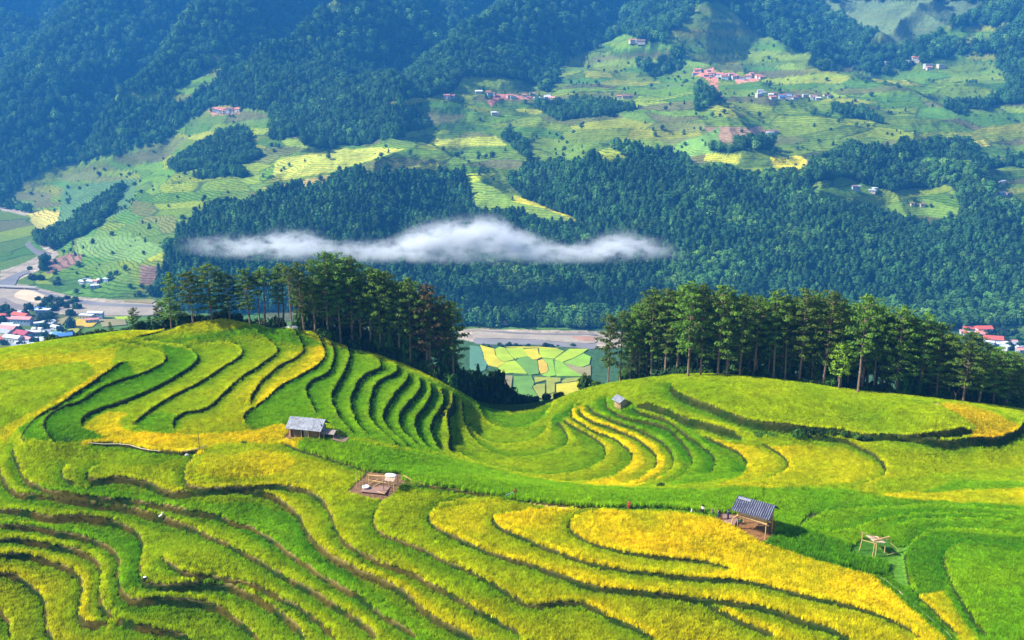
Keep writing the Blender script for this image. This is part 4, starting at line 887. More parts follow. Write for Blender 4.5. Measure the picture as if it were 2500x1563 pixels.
for i, (u, vt, r, lab) in enumerate([(1335,955,1.3,'small dark conical tree in the saddle left of the thin shed'),(1366,952,1.6,'small round dark tree in the saddle, nearest the yellow plots'),(1455,925,2.4,'bushy round shrub left of the small grey shed'),(1432,905,2.2,'loose green shrub at the left end of the right grove')]):
    x0, y0, z0 = crest(u); yy = y0 + 1.5; x = x0 * yy / y0; zg = zat(x, yy)
    put_bush(x, yy, zg - .2, r, max(1.5, top_h(x, yy, zg, vt)), lab, 'small trees along the saddle', [4, 5, 6] if i < 2 else [0, 1])
for i, (u, vt, st, wd) in enumerate([(201,797,'dark',.75),(238,800,'dark',.7),(275,783,'dark',.85),(333,748,'dark',.7),(372,768,'dark',.9),(350,780,'bushy',.7),(440,742,'dark',.8),(395,735,'dark',.7)]):
    x0, y0, z0 = crest(u); yy = y0 + 3; x = x0 * yy / y0; zg = zat(x, yy); h = top_h(x, yy, zg, vt)
    put_pine(x, yy, zg - .3, h, st, wd * min(2.2, 13 / h) * (h / 20) ** .2, f'small dark conifer, {ORD[i]} along the left shoulder of the hill', 'small conifers on the left shoulder', rp, 'conifer', 'conifer')
for i in range(34):
    u = 130 + i * 17 + rp.uniform(-6, 6); x0, y0, z0 = crest(u); yy = y0 + 2.5; x = x0 * yy / y0
    if u < 720: put_bush(x, yy, zat(x, yy) - .3, rp.uniform(1.2, 2.4), rp.uniform(1.3, 3.6) * (1.3 if u > 330 else .75), 'low dark bush just behind the skyline of the left hill', 'bushes behind the left hill skyline', [4, 5, 6])
# the bright young tree, the dead sapling
p = hit(2047, 953); h = top_h(p.x, p.y, p.z, 833)
r_ = random.Random(5); cm = MB(); tk = MB(); tk.tube([(0, 0, -.5), (.1, 0, 3), (.25, .1, 6), (.2, 0, h * .8)], [.2, .16, .12, .05], 7); tk.tube([(.35, 0, -.4), (.45, .1, 2.4), (.3, 0, 5)], [.12, .1, .05], 6)
for k in range(70):
    zt = r_.random(); a = r_.uniform(0, 6.28); q = 2.5 * math.sqrt(max(0, 1 - (zt * 1.75 - .8) ** 2)) * r_.random() ** .4; clump(cm, r_, (q * math.cos(a), q * math.sin(a), h * (.34 + .62 * zt)), .7, .45, 22, .26, .4)
e = empty('young_tree', p, 0, label='bright yellow green young tree in front of the dark pine grove', cat='tree')
tk.build('trunk', M['bark'], e); cm.build('crown', M['bright'], e)
p = hit(2331, 982); tk = MB(); tk.tube([(0, 0, -.3), (.05, 0, 1.2), (.0, 0, 1.9)], [.16, .12, .1], 6); tk.tube([(0, 0, 1.8), (-.5, 0, 2.6), (-.7, 0, 3.1)], [.09, .06, .02], 5); tk.tube([(0, 0, 1.8), (.45, 0, 2.7), (.9, 0, 3.2)], [.09, .06, .02], 5)
tag(tk.build('dead_sapling', M['bark']), 'bare forked dead sapling at the edge of the golden field', 'tree').location = p
# hedges on the plateau bank
for i, (u, v, r, h) in enumerate([(1850,1062,1.3,1.0),(1868,1063,1.3,1.0),(1885,1064,1.2,1.0),(1947,1068,1.3,2.3),(1975,1060,1.2,1.6),(2000,1062,1.3,1.5),(2030,1064,1.2,1.4),(2060,1066,1.3,1.5),(2090,1068,1.2,1.4),(2115,1072,1.1,1.2)]):
    p = hit(u, v); put_bush(p.x, p.y, p.z - .2, r, h, 'round leafy hedge bush growing on the plateau bank', 'hedge bushes on the plateau bank', [0, 1, 2] if i in (0, 1, 2, 3) else [0, 4, 5])
p = hit(1613, 1192); put_bush(p.x, p.y, p.z, .9, 1.2, 'single small dark shrub at the edge of the green strip', None, [0])
for i, (u, v) in enumerate([(590, 1085), (165, 1075)]):
    p = hit(u, v); put_bush(p.x, p.y, p.z - .2, 1.0, .9, ['low shrub at the corner of the yellow band', 'low shrub at the left end of the golden band'][i], None, [0])

# ------------------------------------------------------------------ huts and frames
def loc(u, v): return hit(u, v)
def post(mb, x, y, z0, z1, r=.06): mb.tube([(x, y, z0), (x, y, z1)], r, 6)
def sheet_roof(L, W, ze, zr, th=.05, n=40, over=0., amp=.03):
    """two slopes of corrugated sheet along x"""
    m = MB(); vs = []
    for (y, z) in ((-W / 2, ze), (0, zr), (W / 2, ze)):
        for dz in (0, -th):
            for i in range(n + 1): vs.append((-L / 2 + L * i / n, y, z + dz + amp * (1 if i % 2 else -1) + over * math.sin(i / n * math.pi)))
    k = n + 1; fs = []
    for s in range(2):
        a, b, c, d = s * 2 * k, s * 2 * k + k, (s + 1) * 2 * k, (s + 1) * 2 * k + k
        for i in range(n): fs += [(a + i, a + i + 1, c + i + 1, c + i), (b + i, d + i, d + i + 1, b + i + 1)]
    for s in (0, 2):
        a, b = s * 2 * k, s * 2 * k + k
        for i in range(n): fs.append((a + i, b + i, b + i + 1, a + i + 1))
    for s in range(2):
        for i in (0, n): fs.append((s * 2 * k + i, (s + 1) * 2 * k + i, (s + 1) * 2 * k + k + i, s * 2 * k + k + i))
    return m.add(vs, fs)
# grey tin roofed hut
p = loc(754, 1064); e = empty('field_hut', p, R(-14), label='wooden field hut with a pale grey tin roof beside the golden band', cat='hut')
m = MB(); m.box((-1.6, -1.5, .8), (1.9, .1, 1.9)); m.box((1.7, -1.5, .9), (1.8, .1, 1.7)); m.box((-2.9, 0, .9), (.1, 3, 1.9)); m.box((2.9, 0, .9), (.1, 3, 1.9)); m.box((0, 1.5, .9), (5.8, .1, 1.9)); m.build('wall', M['wood'], e)
m = MB(); m.add([(-2.9, -1.5, 1.85), (-2.9, 1.5, 1.85), (-2.9, 0, 3.1)], [(0, 1, 2)]); m.add([(2.9, -1.5, 1.85), (2.9, 1.5, 1.85), (2.9, 0, 3.1)], [(0, 1, 2)]); m.build('gable', M['plank'], e)
for x in (-3.0, -.6, .8, 3.0): m = MB(); post(m, x, -1.75, -.6, 2.0, .09); m.build('post', M['bamboo'], e)
m = MB(); m.box((0, -1.75, 1.95), (6.4, .12, .14)); m.box((0, -.4, .02), (6.6, 3.4, .12)); m.build('beam', M['wood'], e)
d = MB().box((.15, -1.42, .85), (.95, .06, 1.6)).build('door', M['plank'], e)
wn = MB().box((-1.6, -1.58, 1.0), (.9, .05, .9)).build('window', M['glass'], e)
rf = sheet_roof(7.2, 4.6, 1.95, 3.55, .06, 44, .05, .022).build('roof', M['tin'], e)
m = MB(); m.box((3.3, -.6, 2.2), (.05, 1.9, 1.1), (R(-20), R(-12), 0)); m.build('tarp', M['tin'], e)
e2 = e
m = sheet_roof(2.6, 2.4, 1.3, 1.75, .05, 14); o = m.build('lean_to_roof', M['plank'], e); o.location = (4.5, -.3, 0)
for x, y in ((3.6, -1.2), (5.6, -1.2), (5.6, .8)): m = MB(); post(m, x, y, -.6, 1.4, .06); m.build('post', M['bamboo'], e)
m = MB(); m.box((6.6, -.6, .25), (2.6, 2.2, .1), (0, R(8), 0)); m.build('platform', M['mat'], e)
# dark roofed stilt hut
p = loc(1842, 1296); e = empty('stilt_hut', p, R(-36), label='stilt hut with dark corrugated roof above a bare brown threshing yard', cat='hut')
e.scale = (.92, .92, .92); e.location.z += 1.25
for x in (-2.6, 2.6):
    for y in (-1.5, 1.5): m = MB(); post(m, x, y, -2.4, 3.1, .10); m.build('post', M['bamboo'], e)
m = MB(); m.box((0, 0, 1.5), (5.6, 3.3, .14)); m.build('floor', M['bamboo'], e)
m = MB(); m.box((0, -1.5, 2.1), (5.0, .08, 1.15)); m.box((0, 1.5, 2.1), (5.0, .08, 1.15)); m.box((-2.55, 0, 2.1), (.08, 2.9, 1.15)); m.box((2.55, 0, 2.3), (.08, 2.9, 1.5)); m.build('wall', M['palebamboo'], e)
m = MB(); m.box((0, -1.7, 1.2), (6.4, .14, .14)); m.box((0, -1.7, 2.75), (6.2, .12, .12)); m.tube([(2.6, -1.5, .9), (-.5, -1.6, .4)], .05); m.build('beam', M['wood'], e)
sheet_roof(7.0, 5.2, 2.75, 4.5, .07, 50, 0, .045).build('roof', M['darktin'], e)
m = MB(); m.box((-2.0, -.45, 4.32), (2.4, .5, .05), (R(34), 0, 0)); m.build('patch_sheet', M['tin'], e)
m = MB(); m.tube([(-2.6, -1.6, 1.5), (-3.3, -2.0, .9), (-3.6, -2.6, -1.3)], [.11, .10, .12]); m.tube([(-2.6, -1.6, 1.6), (2.8, -1.7, 1.35)], .09); m.build('brace', M['bamboo'], e)
# small storage shed on the terrace edge
p = loc(1515, 994); e = empty('storage_shed', p, R(28), label='tiny shed with pale gable roof below the right grove', cat='shed')
m = MB(); m.box((0, -1.25, .8), (1.7, .08, 1.9)); m.add([(-.85, -1.29, 1.7), (.85, -1.29, 1.7), (0, -1.29, 2.35)], [(0, 1, 2)]); m.box((-.85, 0, .8), (.08, 2.4, 1.9)); m.box((.85, 0, .8), (.08, 2.4, 1.9)); m.box((0, 1.2, .8), (1.7, .08, 1.9)); m.build('wall', M['thatch'], e)
for x in (-.95, .95): m = MB(); post(m, x, -1.45, -.4, 1.7, .07); m.build('post', M['plank'], e)
o = sheet_roof(3.3, 2.9, 1.65, 2.55, .05, 16, 0, .015).build('roof', M['tin'], e); o.rotation_euler = (0, 0, R(90))
for k in range(3): m = MB(); m.tube([(-1.25 - .1 * k, -.9 + .5 * k, -.3), (-1.05, -.9 + .5 * k, 1.2)], .07); m.build('bundle', M['bamboo'], e)
# bamboo frame in the clearing
p = loc(2131, 1345); e = empty('threshing_stand', p, R(-12), label='bare bamboo threshing stand on thin legs in the grassy clearing', cat='stand')
for (a, b) in (((-1.9, -.6), (-2.3, -.9)), ((-.1, -1.3), (-.3, -1.7)), ((.2, -1.2), (.1, -1.9)), ((1.6, -.6), (1.5, -1.1)), ((1.2, 1.1), (1.3, 1.3))):
    m = MB(); m.tube([(a[0], a[1], 2.0), ((a[0] + b[0]) / 2 + .06, (a[1] + b[1]) / 2, 1.0), (b[0], b[1], -.2)], [.07, .06, .06]); m.build('leg', M['bamboo'], e)
m = MB()
for k in range(9): m.box((-.55 + k * .2, .0, 2.05 + .02 * (k % 2)), (.16, 2.3, .05), (0, 0, R(25)))
m.build('slat_top', M['palebamboo'], e)
for a, b, rr in (((-2.1, -.3, 3.2), (1.0, .3, 1.95), .09), ((-1.9, -.7, 2.05), (.2, -1.3, 1.9), .07), ((-.2, -.9, 2.2), (2.3, .4, 2.5), .13), ((2.2, .5, 2.6), (2.25, .4, 1.9), .08), ((1.9, .4, 2.1), (3.9, -.2, .5), .06), ((-1.9, -.6, 3.25), (-1.9, -.6, 2.0), .07)):
    m = MB(); m.tube([a, b], [rr, rr * .85]); m.build('pole', M['bamboo'], e)
for i, (a, b) in enumerate((((1.7, -1.5, .1), (2.9, -1.0, .1)), ((2.6, -.6, .1), (3.4, -.9, .1)))):
    m = MB(); m.tube([a, b], .05); o = m.build('cut_pole', M['bamboo']); o.location = p; tag(o, ['bamboo pole lying on the grass right of the frame legs', 'short bamboo offcut lying furthest from the frame'][i], 'pole')
# threshing shelter in the pit
p = loc(925, 1196); e = empty('threshing_shelter', p, R(-18), label='collapsed bamboo threshing shelter over an earth pit left of the path', cat='shelter')
m = MB()
for k in range(8): m.box((1.0 + .22 * k, .9, 2.0 + .03 * (k % 2)), (.2, 2.2, .05), (R(6), 0, R(12)))
m.build('board_roof', M['palebamboo'], e)
m = MB(); m.lathe([(.5, 0), (.9, .12), (.8, .3), (.3, .42)], (1.6, 1.5, 2.05), 12, 1.2, .7); m.build('rolled_sheet', M['white'], e)
for x, y, h in ((1.0, -.2, 2.0), (2.8, .0, 2.0), (2.7, 1.9, 2.0), (1.0, 1.9, 1.9), (-2.6, 1.6, 1.6)): m = MB(); m.tube([(x + .1, y, -.5), (x - .05, y, h * .6), (x, y, h)], [.09, .07, .07]); m.build('post', M['bamboo'], e)
for a, b, rr in (((-2.8, 1.6, 1.6), (1.3, 1.4, 2.0), .10), ((-2.6, 1.3, .9), (1.0, .8, 1.0), .07), ((-2.4, .4, .3), (-.8, 1.6, 1.2), .07), ((1.0, -.2, 1.9), (-.6, -1.0, .9), .06), ((2.0, -.4, 1.2), (4.2, 2.0, 1.1), .06), ((.2, -.9, .1), (1.8, -1.6, .15), .06)):
    m = MB(); m.tube([a, b], [rr, rr * .8]); m.build('pole', M['bamboo'], e)
m = MB(); m.box((-.6, -.1, .06), (4.4, 3.0, .06), (0, 0, R(6))); tag(m.build('straw_mat', M['mat']), 'brown straw mat on the floor of the threshing pit', 'mat').matrix_world = Matrix.Translation(p) @ Matrix.Rotation(R(-18), 4, 'Z')
q = loc(893, 1194); m = MB(); m.lathe([(.25, 0), (.55, .15), (.62, .38), (.5, .40), (.4, .2)], n=14); tag(m.build('basin', M['white']), 'white basin on the mat in the threshing pit', 'basin').location = q + Vector((0, 0, .12))
q = loc(1000, 1190)
m = MB(); m.tube([hit(985, 1172) + Vector((0, 0, .9)), hit(1005, 1180) + Vector((0, 0, .5)), hit(1038, 1187) + Vector((0, 0, .2))], [.09, .08, .06]); tag(m.build('bamboo_pole', M['bamboo']), 'long pale bamboo pole lying along the path right of the shelter', 'pole')
for i, (u, v, h) in enumerate(((871, 1188, 3.4), (879, 1186, 2.9), (886, 1184, 3.3), (895, 1176, 1.6))):
    q = loc(u, v); m = MB(); m.tube([(0, 0, -.2), (.03, 0, h * .5), (-.04, 0, h)], [.035, .03, .02], 5)
    tag(m.build('bamboo_stake', M['bamboo']), ['leftmost upright bamboo stake at the pit edge', 'second upright bamboo stake at the pit edge', 'third upright bamboo stake at the pit edge', 'shortest bamboo stake, nearest the shelter'][i], 'stake', 'upright stakes at the pit').location = q
# pole and pipes by the golden band
q = loc(487, 1101); m = MB(); m.tube([(0, 0, -.3), (.03, 0, 2), (-.02, 0, 3.9)], [.07, .06, .05], 6); tag(m.build('wooden_pole', M['wood']), 'thin dark upright pole at the edge of the golden band', 'pole').location = q
def along(pts, r, name, mat, lab, cat, dz=.15):
    m = MB(); m.tube([hit(u, v) + Vector((0, 0, dz)) for u, v in pts], r, 6); return tag(m.build(name, mat), lab, cat)
along([(215, 1086), (250, 1090), (290, 1090), (318, 1093), (345, 1100), (368, 1104), (390, 1106)], .06, 'water_pipe', M['pipe'], 'pale water pipe curving below the golden band', 'pipe', .35)
along([(442, 1109), (465, 1106), (485, 1101), (505, 1094)], .07, 'water_pipe', M['pipe'], 'short pale pipe at the foot of the dark upright pole', 'pipe', .45)
along([(2137, 1409), (2160, 1420), (2190, 1444), (2212, 1465), (2244, 1493), (2278, 1522), (2310, 1548), (2325, 1566)], .09, 'water_pipe', M['palebamboo'], 'long pinkish pipe running down the edge of the golden terraces', 'pipe', .3)
for i, (u, v, r) in enumerate(((712, 770, .8), (700, 771, .6))):
    q = hit(u, v + 3); m = MB(); m.lathe([(.2, -.2), (1.0, .1), (.9, .55), (.4, .8), (.05, .85)], n=9, sx=1.4, sy=.8); o = m.build('boulder', M['rock']); o.location = q; o.scale = (r * 1.3, r, r); tag(o, ['larger pale boulder on the crest of the left hill', 'smaller pale boulder beside the big one on the crest'][i], 'boulder', 'boulders on the crest')
q = loc(457, 1117); m = MB(); m.lathe([(.35, -.1), (.45, .2), (.35, .55), (.1, .7)], n=9); tag(m.build('stone', M['rock']), 'small brown stone below the short pale pipe', 'stone').location = q
q = loc(355, 1420); m = MB(); m.lathe([(.3, 0), (.42, .3), (.3, .6), (.05, .7)], n=12); o = m.build('bucket', M['black']); tag(o, 'small black and white bucket on a foreground bund', 'bucket').location = q + Vector((0, 0, .1))
MB().lathe([(.30, .52), (.24, .64), (.05, .74)], n=12).build('lid', M['white'], o)
# white bird
q = loc(394, 1272); e = empty('egret', q + Vector((0, 0, .2)), R(20), label='white egret standing on a bund of the lower left terraces', cat='bird')
m = MB(); m.tube([(-.38, 0, .42), (-.2, 0, .52), (.05, 0, .62), (.22, 0, .78), (.2, 0, 1.0), (.3, 0, 1.12), (.42, 0, 1.12)], [.05, .14, .17, .09, .06, .07, .03], 8); m.build('body', M['white'], e, True)
m = MB(); m.tube([(.42, 0, 1.12), (.6, 0, 1.08)], [.025, .008], 5); m.build('beak', M['bamboo'], e)
for s in (-.05, .05): m = MB(); m.tube([(0, s, .5), (.03, s, .25), (0, s, -.2)], .018, 5); m.build('leg', M['black'], e)

# ------------------------------------------------------------------ people
def skin_obj(name, joints, edges, mat, parent, lv=2):
    me = bpy.data.meshes.new(name); me.from_pydata([j[:3] for j in joints], edges, []); me.materials.append(mat)
    o = bpy.data.objects.new(name, me); COL.objects.link(o); o.parent = parent
    md = o.modifiers.new('skin', 'SKIN'); md.use_smooth_shade = True
    for i, j in enumerate(joints): me.skin_vertices[0].data[i].radius = (j[3], j[3] * (j[4] if len(j) > 4 else 1)) if True else None
    me.skin_vertices[0].data[0].use_root = True
    o.modifiers.new('sub', 'SUBSURF').levels = lv; o.modifiers['sub'].render_levels = lv
    return o
def person(u, v, rz, top, low, label, pose='stand', hat=None, H=1.6, at=None):
    q = at or loc(u, v); e = empty('person', q + Vector((0, 0, .02)), rz, label=label, cat='person'); e.scale = (H / 1.7,) * 3
    if pose == 'squat':
        J = [(0, 0, .38, .13, .9), (0, -.04, .60, .13, .75), (0, -.10, .84, .14, .7), (0, -.13, .95, .05), (0, -.16, 1.03, .075), (0, -.17, 1.13, .095), (0, -.16, 1.21, .07),
             (.17, -.10, .84, .055), (.24, -.25, .66, .042), (.16, -.45, .60, .034), (.13, -.53, .59, .03), (-.17, -.10, .84, .055), (-.24, -.25, .66, .042), (-.16, -.45, .60, .034), (-.13, -.53, .59, .03),
             (.11, -.05, .34, .09), (.16, -.38, .50, .065), (.13, -.22, .06, .045), (.14, -.36, .03, .04), (-.11, -.05, .34, .09), (-.16, -.38, .50, .065), (-.13, -.22, .06, .045), (-.14, -.36, .03, .04)]
    else:
        sw = .10 if pose == 'walk' else 0
        J = [(0, 0, .93, .13, .75), (0, 0, 1.13, .12, .75), (0, 0, 1.36, .15, .6), (0, 0, 1.47, .05), (0, 0, 1.53, .07), (0, -.01, 1.61, .09), (0, 0, 1.68, .065),
             (.18, 0, 1.37, .055), (.25, .02 - sw, 1.12, .042), (.25, -.08 - sw, .88, .033), (.25, -.10 - sw, .80, .028), (-.18, 0, 1.37, .055), (-.25, .02 + sw, 1.12, .042), (-.25, -.08 + sw, .88, .033), (-.25, -.10 + sw, .80, .028),
             (.09, 0, .86, .095), (.10, -sw, .48, .065), (.10, .02 + sw, .08, .045), (.10, -.10 + sw, .03, .04), (-.09, 0, .86, .095), (-.10, sw, .48, .065), (-.10, .02 - sw, .08, .045), (-.10, -.10 - sw, .03, .04)]
    E = [(0, 1), (1, 2), (2, 3), (3, 4), (4, 5), (5, 6), (2, 7), (7, 8), (8, 9), (9, 10), (2, 11), (11, 12), (12, 13), (13, 14), (0, 15), (15, 16), (16, 17), (17, 18), (0, 19), (19, 20), (20, 21), (21, 22)]
    for s, (a, b) in ((1, (9, 10)), (-1, (13, 14))):          # four fingers and a thumb on each hand
        pa, pb = Vector(J[a][:3]), Vector(J[b][:3]); d = (pb - pa).normalized(); sd_ = d.orthogonal().normalized()
        for k in range(4):
            f0 = pb + sd_ * (.012 * (k - 1.5)); ln = (.055, .065, .062, .048)[k]; f1 = f0 + d * ln + Vector((0, -.012, 0)); n0 = len(J); J.append((*f1, .009)); E.append((b, n0))
        th = pa.lerp(pb, .6) + sd_ * .045 + d * .02; J.append((*th, .010)); E.append((b, len(J) - 1))
    body = skin_obj('body', J, E, M['skin'], e)
    gr = lambda idx, g: [(*J[i][:3], J[i][3] * 1.0 + g, *(J[i][4:])) for i in idx]
    skin_obj('jacket', gr([0, 1, 2, 7, 8, 9, 11, 12, 13], .022), [(0, 1), (1, 2), (2, 3), (3, 4), (4, 5), (2, 6), (6, 7), (7, 8)], M[top], e)
    skin_obj('trousers', gr([0, 15, 16, 17, 19, 20, 21], .024), [(0, 1), (1, 2), (2, 3), (0, 4), (4, 5), (5, 6)], M[low], e)
    hc = Vector(J[5][:3]) + Vector((0, .012, .035))
    MB().lathe([(.085, -.09), (.108, -.02), (.10, .06), (.05, .10), (.01, .11)], hc, 12).build('hair', M['hair'], e, True)
    if hat: MB().lathe([(.26, .02), (.24, .05), (.12, .10), (.10, .18), (.02, .20)], hc, 14).build('hat', M[hat], e, True)
    f = Vector(J[5][:3]); m = MB()
    m.lathe([(.012, -.012), (.016, 0), (.004, .022)], f + Vector((0, -.10, -.012)), 6); m.build('nose', M['skin'], e)
    m = MB(); [m.lathe([(.004, -.008), (.011, 0), (.004, .008)], f + Vector((s, -.088, .012)), 6) for s in (-.034, .034)]; m.box(f + Vector((0, -.086, -.045)), (.04, .012, .008)); m.build('face', M['black'], e)
    return e
person(1258, 1213, R(200), 'orange', 'brown', 'person in an orange jacket on the path beside the white bicycle', 'stand')
person(1535, 1245, R(170), 'red', 'red', 'person in red standing alone on the path by the golden terraces', 'walk')
person(1715, 1256, R(150), 'white', 'black', 'person in a white top standing on the path left of the stilt hut', 'stand', 'black')
person(1753, 1266, R(90), 'navy', 'indigo', 'person in dark blue bending at the edge of the brown mat', 'walk')
person(1808, 1280, R(200), 'green', 'navy', 'person in a green jacket crouching in front of the stilt hut', 'squat')
q = loc(1736, 1262); m = MB(); m.tube([(0, 0, -.1), (.02, 0, 1.0), (.1, 0, 1.7)], .035, 5); o = m.build('banner_stick', M['bamboo']); o.location = q; tag(o, 'short stick with pale pink cloth beside the path', 'stick')
MB().add([(0, 0, .3), (.22, .05, .5), (.34, .03, 1.2), (.12, 0, 1.6), (0, .03, .3), (.22, .08, .5), (.34, .06, 1.2), (.12, .03, 1.6)], [(0, 1, 2, 3), (7, 6, 5, 4), (0, 4, 5, 1), (1, 5, 6, 2), (2, 6, 7, 3), (3, 7, 4, 0)]).build('cloth', M['pink'], o)
person(1777, 1268, R(210), 'indigo', 'navy', 'person in patterned indigo clothes standing in the middle of the brown mat', 'stand', 'navy')
m = MB(); m.box((0, 0, .05), (3.6, 3.4, .05)); o = m.build('drying_mat', M['mat']); tag(o, 'reddish brown drying mat on the yard left of the stilt hut', 'mat'); o.location = loc(1772, 1268); o.rotation_euler = (0, 0, R(-25))
# bicycle 
q = loc(1246, 1215); e = empty('bicycle', q, R(15), label='white bicycle lying against the tall green rice by the path', cat='bicycle')
for s in (-.5, .5):
    pts_ = [(s + .33 * math.cos(a), 0, .34 + .33 * math.sin(a)) for a in np.linspace(0, 6.283, 17)]; m = MB(); m.tube(pts_, .03, 5); m.build('wheel', M['cyan'], e)
m = MB(); [m.tube([a, b], .025, 5) for a, b in (((-.5, 0, .34), (-.1, 0, .34)), ((-.5, 0, .34), (-.18, 0, .8)), ((-.1, 0, .34), (-.2, 0, .9)), ((-.1, 0, .34), (.36, 0, .8)), ((-.18, 0, .8), (.36, 0, .85)), ((.5, 0, .34), (.34, 0, 1.0)))]; m.build('frame', M['white'], e)
MB().box((-.2, 0, .93), (.24, .12, .06)).build('saddle', M['black'], e); m = MB(); m.tube([(.34, -.25, 1.02), (.34, .25, 1.02)], .02, 5); m.build('handlebar', M['black'], e)
q = loc(1688, 1253); m = MB(); m.tube([(0, 0, 0), (.05, 0, .35), (0, 0, .7)], [.12, .16, .05], 7); tag(m.build('white_sack', M['white']), 'small white sack standing in the rice left of the white topped person', 'sack').location = q

# ------------------------------------------------------------------ valley: plots, river, road, houses
def flatmat(name, col, rough=.95, n1=.05, n2=.6, bump=.6):
    t = NT(name); a = t.noise(n1, 4); b_ = t.noise(n2, 3)
    c = t.mix(t.mapr(a, .3, .7), tuple(q * .78 for q in col), tuple(min(1, q * 1.18) for q in col)); c = t.mix(t.mapr(b_, .3, .7, 0, .5), c, tuple(q * .6 for q in col))
    return t.bsdf(c, rough, .1, 0, b_, bump, .4)
PM = dict(y=flatmat('yellow_plot', (.54, .47, .02)), yg=flatmat('lime_plot', (.36, .48, .02)), g=flatmat('green_plot', (.24, .42, .03)), dg=flatmat('grass_plot', (.14, .28, .04)), o=flatmat('amber_plot', (.60, .40, .04)),
          b=flatmat('brown_plot', (.28, .24, .10)), t=flatmat('teal_plot', (.10, .22, .13)), ol=flatmat('olive_plot', (.30, .32, .04)))
VX = lambda s: [(1150 + float(a) / 5.817, 740 + float(b) / 5.817) for a, b in (q.split(',') for q in s.split())]
PLOTS = [('t', '-20,600 120,615 165,700 175,780 230,860 200,950 60,1000 -20,900'), ('y', '130,595 330,650 345,740 400,800 480,850 385,905 235,870 185,780 170,690'), ('yg', '340,655 400,620 480,635 540,720 610,800 480,830 410,790 360,740'),
 ('yg', '495,640 740,640 815,750 640,785 590,760'), ('y', '745,655 945,640 960,720 1000,765 930,800 870,800 800,745'), ('yg', '390,910 485,850 480,835 620,815 700,890 780,980 790,1003 600,990 410,1005'), ('dg', '640,820 680,780 815,755 880,805 940,815 965,1000 850,1015 790,990 720,900'),
 ('o', '950,815 1020,795 1075,860 1095,940 1070,985 1000,1000 965,940'), ('yg', '965,640 1230,650 1320,680 1180,785 1010,770 975,720'), ('g', '1030,790 1165,800 1180,900 1205,1025 1120,1040 1010,1010 1075,990 1105,940 1085,860'), ('g', '1185,810 1305,845 1400,930 1600,1040 1215,1035 1190,920'),
 ('yg', '1335,690 1400,650 1660,650 1590,705 1450,780 1310,830 1190,790'), ('g', '1325,840 1460,785 1595,715 1700,760 1680,870 1580,905 1450,890'), ('b', '1340,855 1580,915 1700,880 1700,1040 1620,1035 1420,930'), ('y', '500,618 940,618 1230,640 1225,655 960,632 700,635'),
 ('b', '400,1020 590,1030 570,1190 430,1180 330,1100'), ('dg', '605,1040 850,1030 900,1130 865,1200 1000,1390 900,1500 640,1350 600,1200'), ('ol', '900,1045 1270,1060 1270,1110 1190,1130 1060,1090 910,1130'), ('ol', '880,1180 940,1150 1050,1145 1050,1290 1010,1370 930,1270'),
 ('ol', '1070,1110 1190,1150 1190,1260 1070,1300'), ('ol', '1285,1110 1345,1065 1650,1050 1640,1080 1360,1125'), ('y', '1210,1150 1360,1135 1530,1110 1560,1200 1530,1300 1450,1400 1320,1400 1210,1270'), ('y', '1540,1110 1700,1085 1700,1290 1560,1280'), ('ol', '1070,1310 1200,1270 1300,1400 1100,1420')]
ZF = CZ - 299.6
def slab(name, pts2, z, th, mat, lab=None, cat=None, kind=None, rnd=0):
    P2 = []
    for (u, v) in pts2:
        dx, dy, dz = [float(q) for q in ray(u, v)]; k = (z + th - CZ) / dz; P2.append((k * dx, k * dy))
    n = len(P2)
    if rnd:
        Q = []
        for i in range(n):
            a, b, c, d = [Vector(P2[(i + j) % n]) for j in (-1, 0, 1, 2)]
            for t in (0, .33, .67): Q.append(tuple(.5 * ((2 * b) + (c - a) * t + (2 * a - 5 * b + 4 * c - d) * t * t + (3 * b - a - 3 * c + d) * t ** 3)))
        P2 = Q; n = len(P2)
    bm = bmesh.new(); top = [bm.verts.new((x, y, z + th)) for x, y in P2]; bot = [bm.verts.new((x, y, z - .6)) for x, y in P2]
    f = bm.faces.new(top); [bm.faces.new((bot[i], bot[(i + 1) % n], top[(i + 1) % n], top[i])) for i in range(n)]
    bmesh.ops.triangulate(bm, faces=[f]); bmesh.ops.recalc_face_normals(bm, faces=bm.faces)
    me = bpy.data.meshes.new(name); bm.to_mesh(me); bm.free(); me.materials.append(mat); o = bpy.data.objects.new(name, me); COL.objects.link(o)
    return tag(o, lab, cat, kind=kind)
for i, (c, sp_) in enumerate(PLOTS): slab('valley_plot', VX(sp_), ZF, .5 + .02 * i, PM[c], kind='structure')
L6 = lambda s: [(float(a) / 3.78, 480 + float(b) / 3.78) for a, b in (q.split(',') for q in s.split())]
LP = [('g', '760,940 960,890 1060,870 1180,860 960,900 850,950'), ('yg', '780,930 930,850 1100,840 1150,865 950,890'), ('ol', '870,950 960,905 1180,875 1230,880 1080,950 1010,960'), ('dg', '560,890 800,830 830,850 650,900'), ('b', '1100,950 1230,900 1360,930 1440,960 1400,985 1150,965'), ('g', '1290,880 1460,870 1480,950 1380,940'),
      ('ol', '600,1150 720,1110 730,1150 600,1190'), ('o', '660,1180 740,1120 900,1160 850,1200 700,1210'), ('b', '520,1140 640,1100 560,1200 590,1240'), ('ol', '570,1260 640,1220 760,1210 700,1260 590,1280'), ('g', '470,1260 560,1230 580,1275 490,1290'), ('b', '910,1130 1150,1130 1170,1180 950,1200'), ('yg', '1060,1110 1210,1100 1215,1140 1100,1130')]
for i, (c, sp_) in enumerate(LP): slab('valley_plot', L6(sp_), ZF, .5 + .02 * i, PM[c], kind='structure')
tw = NT('river_water'); nn = tw.noise(.4, 4); wm = tw.bsdf(tw.mix(tw.mapr(tw.noise(.02, 4), .3, .7), (.20, .18, .17), (.28, .25, .24)), .25, .5, 0, nn, .15, .3)
